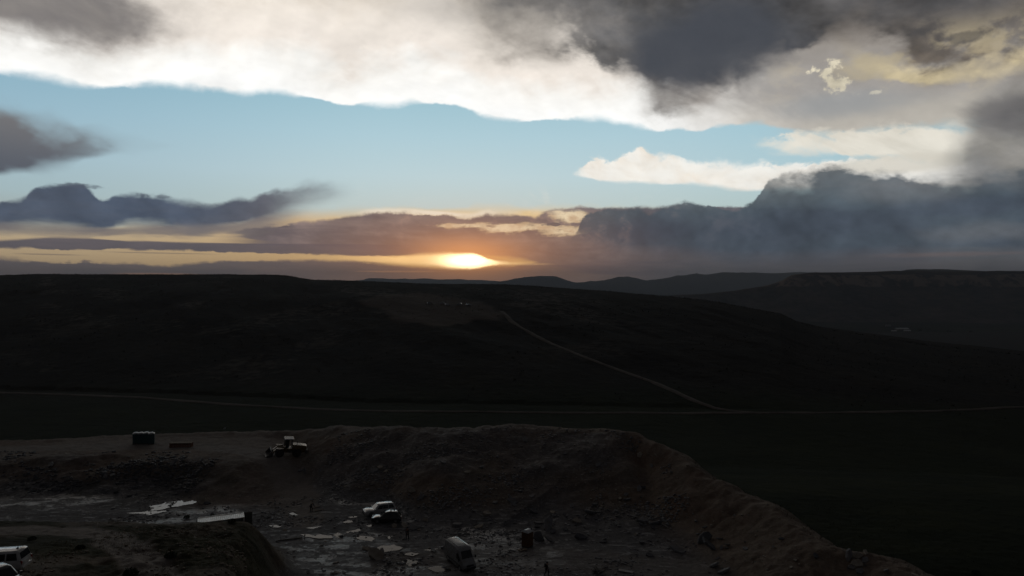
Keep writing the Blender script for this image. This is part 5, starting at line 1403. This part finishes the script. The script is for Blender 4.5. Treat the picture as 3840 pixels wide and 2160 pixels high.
# every loose slab is told apart by its colour, the nearest landmark and its rank beside it
LM = [((1422, 1905), 'the white SUV'), ((1450, 1940), 'the black car'), ((1727, 2095), 'the silver van'), ((1978, 2028), 'the orange-brown toilet'), ((1077, 1685), 'the wheel loader'), ((1528, 2004), 'the standing person'), ((2050, 2135), 'the walking person'),
      ((1167, 1900), 'the bending person'), ((3215, 2105), 'the berm-top slab pile'), ((1143, 1770), 'the upright slab'), ((645, 1893), 'the long puddle'), ((755, 1875), 'the big brown block'), ((1410, 2088), 'the big tipped-up slab'), ((2056, 1975), 'the large leaning slab'),
      ((2650, 2045), 'the tall blue-grey slab'), ((1921, 1882), 'the mid-slope stone cluster'), ((538, 1645), 'the portable toilets'), ((680, 1670), 'the slatted crate'), ((2124, 1620), 'the two crest slabs'), ((2347, 2146), 'the pale flat board'), ((2460, 1707), 'the crest-bend stone'), ((650, 1742), 'the bank-end slab'), ((2465, 1968), 'the bent branch'), ((860, 1935), 'the container')]
ORD = ['nearest', 'second nearest', 'third nearest', 'fourth nearest', 'fifth nearest', 'sixth nearest', 'seventh nearest', 'eighth nearest', 'ninth nearest', 'tenth nearest', 'eleventh nearest', 'twelfth nearest', 'thirteenth nearest', 'fourteenth nearest', 'fifteenth nearest', 'sixteenth nearest', 'seventeenth nearest', 'eighteenth nearest', 'nineteenth nearest', 'twentieth nearest']
CN = {M_slab.name: 'grey', M_slabw.name: 'buff', M_slabd.name: 'dark'}
buckets = {}
for o, mt, px, py in LOOSE:
    q, nm = min(LM, key=lambda l: math.hypot(l[0][0] - px, (l[0][1] - py) * 1.5))
    dx, dy = px - q[0], (py - q[1]) * 1.5
    side = ('right of' if dx > 0 else 'left of') if abs(dx) > abs(dy) else ('below' if dy > 0 else 'above')
    buckets.setdefault((CN[mt.name], side, nm), []).append((math.hypot(dx, dy), o))
for (cn, side, nm), L in buckets.items():
    L.sort(key=lambda t: t[0])
    for k, (_, o) in enumerate(L):
        if len(L) == 1: o['label'] = 'only loose %s stone slab lying %s %s' % (cn, side, nm)
        else: o['label'] = 'loose %s stone slab %s %s, %s to it' % (cn, side, nm, ORD[min(k, 19)])

# loose rubble: stones past counting
def rubble(name, n, xr, yr, wfun, smin, smax, mat, seed):
    r_ = np.random.default_rng(seed)
    X = r_.uniform(*xr, n * 6); Y = r_.uniform(*yr, n * 6)
    s, _ = rim_field(X, Y)
    Zt = height(X, Y, False)
    wgt = wfun(X, Y, Zt, s)
    keep = r_.random(len(X)) < wgt
    X, Y, Zt = X[keep][:n], Y[keep][:n], height(X[keep][:n], Y[keep][:n])
    k = len(X)
    S = smin + (smax - smin) * r_.random(k) ** 3
    base = np.array([(-1, -1, -1), (1, -1, -1), (1, 1, -1), (-1, 1, -1), (-1, -1, 1), (1, -1, 1), (1, 1, 1), (-1, 1, 1)], float)
    Vv = base[None] * (1 + r_.uniform(-.35, .25, (k, 8, 3))) * np.stack([S * .5, S * r_.uniform(.25, .5, k), S * r_.uniform(.08, .3, k)], -1)[:, None, :]
    a = r_.uniform(0, 6.28, k); t = r_.normal(0, .28, k)
    x, y, z = Vv[..., 0], Vv[..., 1], Vv[..., 2]
    y, z = y * np.cos(t)[:, None] - z * np.sin(t)[:, None], y * np.sin(t)[:, None] + z * np.cos(t)[:, None]
    x, y = x * np.cos(a)[:, None] - y * np.sin(a)[:, None], x * np.sin(a)[:, None] + y * np.cos(a)[:, None]
    P = np.stack([x + X[:, None], y + Y[:, None], z + (Zt + S * .08)[:, None]], -1).reshape(-1, 3)
    fq = np.array([(0, 3, 2, 1), (4, 5, 6, 7), (0, 1, 5, 4), (1, 2, 6, 5), (2, 3, 7, 6), (3, 0, 4, 7)])
    Fq = (fq[None] + (np.arange(k) * 8)[:, None, None]).reshape(-1, 4)
    me = bpy.data.meshes.new(name)
    me.vertices.add(len(P)); me.vertices.foreach_set('co', P.reshape(-1).astype(np.float32))
    me.loops.add(Fq.size); me.loops.foreach_set('vertex_index', Fq.reshape(-1).astype(np.int32))
    me.polygons.add(len(Fq)); me.polygons.foreach_set('loop_start', (np.arange(len(Fq)) * 4).astype(np.int32)); me.polygons.foreach_set('loop_total', np.full(len(Fq), 4, np.int32))
    me.update(calc_edges=True)
    o = link(name, me, mat); tag(o, kind='stuff'); return o
patch = lambda X, Y, o: sstep(fbm(X / 7, Y / 5, 4, ox=o), -.25, .55)
rubble('rubble', 5200, (-34, 26), (88, 133), lambda X, Y, Z, s: (s < -1) * sstep(Z, .3, 1.2) * patch(X, Y, 5.0), .10, .5, M_slab, 1)
rubble('rubble', 2600, (-34, 42), (72, 133), lambda X, Y, Z, s: (s < -.5) * (1 - .8 * sstep(X, 18, 28)) * sstep(Z, .3, 1.2) * patch(X, Y, 9.0), .08, .36, M_slabw, 2)
rubble('rubble', 3500, (-105, -53), (104, 130), lambda X, Y, Z, s: (s < -1) * sstep(Z, .1, .8) * (1 - sstep(Z, 3.0, 3.6)) * patch(X, Y, 15.0), .12, .6, M_slabd, 3)
rubble('gravel', 4000, (-60, 28), (79, 112), lambda X, Y, Z, s: (s < -1) * (1 - sstep(np.abs(Z), .2, .7)) * patch(X, Y, 25.0), .10, .42, M_slab, 4)
rubble('clods', 1600, (-62, -22), (48, 90), lambda X, Y, Z, s: sstep(mound_right(Y) - X, .5, 3) * patch(X, Y, 35.0) * sstep(X, -46, -40), .08, .34, M_clod, 5)

# ------------------------------------------------------------------ puddles
def puddle(px_pts, seed):
    P = [at(*q) for q in px_pts]
    c_ = sum(P, Vector()) / len(P)
    P.sort(key=lambda q: math.atan2(q.y - c_.y, q.x - c_.x))
    ring = []
    for a, b_ in zip(P, P[1:] + P[:1]):
        n = max(3, int((b_ - a).length / .28))
        for k in range(n):
            q = a.lerp(b_, k / n)
            w = float(fbm(np.array([q.x * .9 + seed]), np.array([q.y * .7]), 5, .65)[0])
            f = 0.93 + min(.32, .9 / max((q - c_).length, .3)) * w * 1.5
            ring.append((c_.x + (q.x - c_.x) * f, c_.y + (q.y - c_.y) * f))
    X = np.array([q[0] for q in ring] + [c_.x + (q[0] - c_.x) * .5 for q in ring]); Y = np.array([q[1] for q in ring] + [c_.y + (q[1] - c_.y) * .5 for q in ring])
    z = float(np.percentile(height(X, Y), 82)) + .02
    bot = [(x, y, z - .25) for x, y in ring]; top = [(x, y, z) for x, y in ring]
    m = MB(); m.quad_ring([bot, top])
    o = m.build('puddle', M_water); tag(o, kind='structure'); return o
def r3(*pts): return [(1000 + x * .4142, 1560 + y * .4142) for x, y in pts]
pud = [[(552, 1900), (600, 1888), (680, 1876), (735, 1870), (742, 1880), (732, 1888), (650, 1903), (585, 1917), (565, 1910)],
       r3((690, 965), (740, 945), (800, 945), (790, 965), (720, 978)), r3((890, 995), (960, 980), (975, 995), (920, 1010)),
       r3((800, 1110), (850, 1090), (960, 1098), (1000, 1120), (960, 1140), (870, 1130)), r3((985, 1200), (1040, 1175), (1150, 1170), (1235, 1195), (1200, 1225), (1060, 1240)),
       r3((1190, 1330), (1270, 1305), (1390, 1310), (1410, 1330), (1290, 1368)), r3((1230, 1255), (1300, 1240), (1390, 1245), (1330, 1272)),
       r3((330, 1075), (400, 1065), (590, 1090), (595, 1110), (500, 1115), (350, 1095)), r3((1075, 1100), (1110, 1085), (1150, 1090), (1110, 1115)),
       r3((600, 1080), (640, 1050), (700, 1080), (690, 1105), (630, 1105)), r3((700, 1055), (850, 1020), (870, 1040), (760, 1065)),
       r3((20, 995), (80, 985), (150, 990), (110, 1008), (50, 1012)), r3((330, 1015), (440, 1005), (520, 1000), (420, 1025)), r3((730, 918), (800, 906), (830, 915), (760, 925)),
       r3((180, 870), (240, 878), (300, 900), (240, 905)), r3((1420, 1215), (1480, 1205), (1560, 1200), (1500, 1225)),
       [(1600, 2132), (1650, 2122), (1692, 2138), (1640, 2152)], [(480, 1925), (560, 1918), (640, 1915), (560, 1932)]]
for k, q in enumerate(pud): puddle(q, 3.0 * k + 1)

# ------------------------------------------------------------------ shrubs and grass
def bush_parts(seed, w, h, n):
    r_ = random.Random(seed); lf = MB(); st = MB()
    for k in range(9):
        a = r_.uniform(0, 6.28); q = (math.cos(a) * w * .5 * r_.uniform(.4, 1), math.sin(a) * w * .5 * r_.uniform(.4, 1), h * r_.uniform(.5, .95))
        st.tube((q[0] * .1, q[1] * .1, -.05), q, .02, .006, 4)
    for k in range(n):
        a = r_.uniform(0, 6.28); e = r_.uniform(0, 1); rad = r_.uniform(.35, 1) ** .5
        c_ = Vector((math.cos(a) * rad * w * .5 * math.sqrt(1 - e * e * .8), math.sin(a) * rad * w * .5 * math.sqrt(1 - e * e * .8), h * (.12 + .85 * e * rad) * r_.uniform(.8, 1.1)))
        u_ = Vector((r_.uniform(-1, 1), r_.uniform(-1, 1), r_.uniform(-1, 1))).normalized(); v_ = u_.orthogonal().normalized()
        s_ = w * r_.uniform(.03, .075)
        b = len(lf.v); lf.v += [tuple(c_ + u_ * s_ * 1.6), tuple(c_ + v_ * s_), tuple(c_ - u_ * s_ * 1.6), tuple(c_ - v_ * s_)]; lf.f.append((b, b + 1, b + 2, b + 3))
    return lf, st
bushes = [((792, 1950), 1.5, .75, 'round dark shrub on the mound ridge against the container roof'), ((700, 1943), .9, .45, 'low shrub on the mound ridge left of the container'), ((870, 1958), .9, .35, 'low shrub on the mound ridge under the container roof'),
          ((490, 2158), 1.2, .6, 'leafy shrub at the bottom edge beside the left track'), ((300, 2058), .9, .35, 'low shrub on the grass above the white SUV'), ((120, 2025), .8, .35, 'small shrub left of the grass patch near the left track'),
          ((640, 2090), 1.1, .5, 'shrub on the rough front of the earth mound'), ((3660, 2150), 1.0, .5, 'small pale shrub in the right-hand field near the bottom edge')]
for k, (q, w_, h_, lab) in enumerate(bushes):
    p = at(*q); root = thing('shrub', lab, 'shrub', p, k * 1.3)
    lf, st = bush_parts(50 + k, w_, h_, 420); lf.build('foliage', M_leaf, root); st.build('stem', M_twig, root)
p = at(2243, 2152)
root = thing('brushwood', 'dark tangle of dead brushwood on the pit floor at the bottom edge', 'brushwood', p)
r_ = random.Random(4)
for k in range(26):
    a = r_.uniform(0, 6.28); z0 = r_.uniform(0, .3)
    m = MB(); q0 = Vector((r_.uniform(-.4, .4), r_.uniform(-.3, .3), z0)); q1 = q0 + Vector((math.cos(a) * .55, math.sin(a) * .4, r_.uniform(.0, .45))); q2 = q1 + Vector((math.cos(a + .8) * .3, math.sin(a + .8) * .2, r_.uniform(-.2, .1)))
    m.tube(q0, q1, .035, .022, 5); m.tube(q1, q2, .022, .008, 5); m.build('twig', M_twig, root)

def tufts(name, X, Y, Zt, hmin, hmax, wid, mat, seed, blades):
    r_ = np.random.default_rng(seed); k = len(X)
    H_ = r_.uniform(hmin, hmax, (k, blades)); a = r_.uniform(0, 6.28, (k, blades)); d = r_.uniform(0, 1, (k, blades)) * wid
    a2 = r_.uniform(0, 6.28, (k, blades))
    cx = X[:, None] + np.cos(a) * d; cy = Y[:, None] + np.sin(a) * d; cz = Zt[:, None] - .03 + 0 * d
    wb_ = H_ * (.16 if hmax > .6 else .06)
    P = np.stack([np.stack([cx - np.cos(a2) * wb_, cy - np.sin(a2) * wb_, cz], -1), np.stack([cx + np.cos(a2) * wb_, cy + np.sin(a2) * wb_, cz], -1), np.stack([cx + np.cos(a) * H_ * .45, cy + np.sin(a) * H_ * .45, cz + H_], -1)], 2).reshape(-1, 3)
    nt_ = k * blades
    me = bpy.data.meshes.new(name)
    me.vertices.add(len(P)); me.vertices.foreach_set('co', P.reshape(-1).astype(np.float32))
    me.loops.add(nt_ * 3); me.loops.foreach_set('vertex_index', np.arange(nt_ * 3).astype(np.int32))
    me.polygons.add(nt_); me.polygons.foreach_set('loop_start', (np.arange(nt_) * 3).astype(np.int32)); me.polygons.foreach_set('loop_total', np.full(nt_, 3, np.int32))
    me.update(calc_edges=True)
    o = link(name, me, mat); tag(o, kind='stuff'); return o
r_ = np.random.default_rng(31)
X = r_.uniform(-62, -22, 9000); Y = r_.uniform(46, 88, 9000)
k = (r_.random(9000) < sstep(mound_right(Y) - X, 1, 5) * sstep(X, -50, -42) * .5 * sstep(fbm(X / 6, Y / 5, 4, ox=23.0), -.2, .4)); X, Y = X[k], Y[k]
tufts('dry_grass', X, Y, height(X, Y), .10, .28, .2, M_straw, 8, 9)
X = r_.uniform(20, 75, 9000); Y = r_.uniform(66, 135, 9000); s, _ = rim_field(X, Y)
k = (s > 0) & (r_.random(9000) < .25 + .6 * np.exp(-s / 5)); X, Y = X[k], Y[k]
tufts('field_grass', X, Y, height(X, Y), .12, .4, .25, M_leaf, 9, 6)
# sagebrush over the dark hill and along its crest
U = r_.uniform(-.80, .80, 16000); T = r_.random(16000) ** .7
Yc = crest_y(U); Yb = np.interp(U, [-1.2, -.7, -.2, .3, .8], [345, 335, 300, 285, 285]); Yy = Yb + (Yc + 14 - Yb) * T; Xx = U * Yy
k = r_.random(16000) < .22 * sstep(fbm(Xx / 40, Yy / 40, 4, ox=52.0), -.3, .4) + (T > .93) * .8; Xx, Yy = Xx[k], Yy[k]
tufts('sagebrush', Xx, Yy, height(Xx, Yy), 0.35, 1.1, .9, M_sage, 10, 7)

# ------------------------------------------------------------------ far away: trucks on the hill pad, farm, trees
def tiny_car(mat):
    m = MB(); m.quad_ring([[(-2.3, -.85, .4), (-2.3, .85, .4), (-2.3, .85, .95), (-2.3, -.85, .95)], [(-2.2, -.92, .3), (-2.2, .92, .3), (-2.2, .9, 1.05), (-2.2, -.9, 1.05)], [(1.0, -.92, .3), (1.0, .92, .3), (1.0, .9, 1.05), (1.0, -.9, 1.05)], [(2.2, -.88, .35), (2.2, .88, .35), (2.2, .82, .85), (2.2, -.82, .85)]])
    m.quad_ring([[(-2.0, -.85, 1.05), (1.0, -.85, 1.05), (1.0, .85, 1.05), (-2.0, .85, 1.05)], [(-1.8, -.68, 1.75), (.3, -.68, 1.75), (.3, .68, 1.75), (-1.8, .68, 1.75)]])
    for x in (-1.4, 1.4):
        for s in (-.85, .85): m.tube((x, s - .1, .34), (x, s + .1, .34), .34, n=10)
    return m
proto = None
for k, (px, py, mt, hd, lab) in enumerate([(1612, 1140, M_silver, .3, 'leftmost tiny vehicle on the bulldozed hillside pad'), (1658, 1139, M_white, 2.6, 'tiny white vehicle second from left on the hillside pad'), (1678, 1145, M_white, .4, 'tiny white vehicle in the middle on the hillside pad'), (1722, 1144, M_silver, 2.9, 'tiny pale vehicle second from right on the hillside pad'), (1758, 1146, M_white, .5, 'rightmost tiny vehicle on the hillside pad, brightest')]):
    p = at(px, py); o = tiny_car(mt).build('parked_car', mt); o.location = p + Vector((0, 0, .1)); o.rotation_euler[2] = hd
    tag(o, lab, 'car', 'vehicles on the hillside pad')
def valley_pt(px, py, z=-111.0):
    d = (CAM_Z - z) * F / (py - 1080.0); return Vector(((px - 1920) / F * d, d, z))
M_barnw = simple('pale_farm_roof', (0.62, 0.62, 0.60), 0.4, var=0.1)
M_barnd = simple('farm_wall', (0.22, 0.19, 0.16), 0.8, var=0.2)
for px, py, L_, W_, H_, lab, rf in [(3382, 1240, 41, 14, 6, 'long pale-roofed farm barn in the valley below the mesa', M_barnw), (3352, 1247, 14, 9, 5, 'small farm shed left of the long valley barn', M_barnw), (3402, 1246, 19, 11, 5, 'small farm shed right of the long valley barn', M_barnw), (3330, 1225, 16, 9, 5, 'lone dark shed in the valley above the barn', M_barnd)]:
    p = valley_pt(px, py); root = thing('barn', lab, 'barn', p, 0.1 if L_ > 30 else -.3)
    MB().box(0, 0, H_ / 2, L_, W_, H_).build('wall', M_barnd, root)
    MB().quad_ring([[(x, -W_ * .56, H_ + .05), (x, 0, H_ + W_ * .28), (x, W_ * .56, H_ + .05), (x, W_ * .56, H_ - .15), (x, 0, H_ + W_ * .25), (x, -W_ * .56, H_ - .15)] for x in (-L_ * .53, L_ * .53)]).build('roof', rf, root)
    for x in (-L_ * .3, 0, L_ * .3): MB().box(x, -W_ / 2 - .03, H_ * .42, 2.2, .1, H_ * .8).build('door', M_trim, root)
for k, (px, py, h_) in enumerate([(3480, 1257, 13), (3520, 1262, 10), (3560, 1256, 15), (3596, 1261, 12), (3640, 1252, 11), (3450, 1242, 9)]):
    p = valley_pt(px, py); root = thing('tree', ['dark round tree leftmost of the clump right of the valley barn', 'low dark tree second in the clump right of the barn', 'tallest dark tree in the clump right of the valley barn', 'dark tree fourth in the clump right of the barn', 'rightmost dark tree of the valley clump', 'small lone tree between the barn and the tree clump'][k], 'tree', p, k)
    lf, st = bush_parts(200 + k, h_ * 1.2, h_, 260)
    tr_ = MB().tube((0, 0, -.3), (.1, 0, h_ * .55), h_ * .05, h_ * .025, 7); tr_.build('trunk', M_twig, root); lf.build('crown', M_leaf, root)
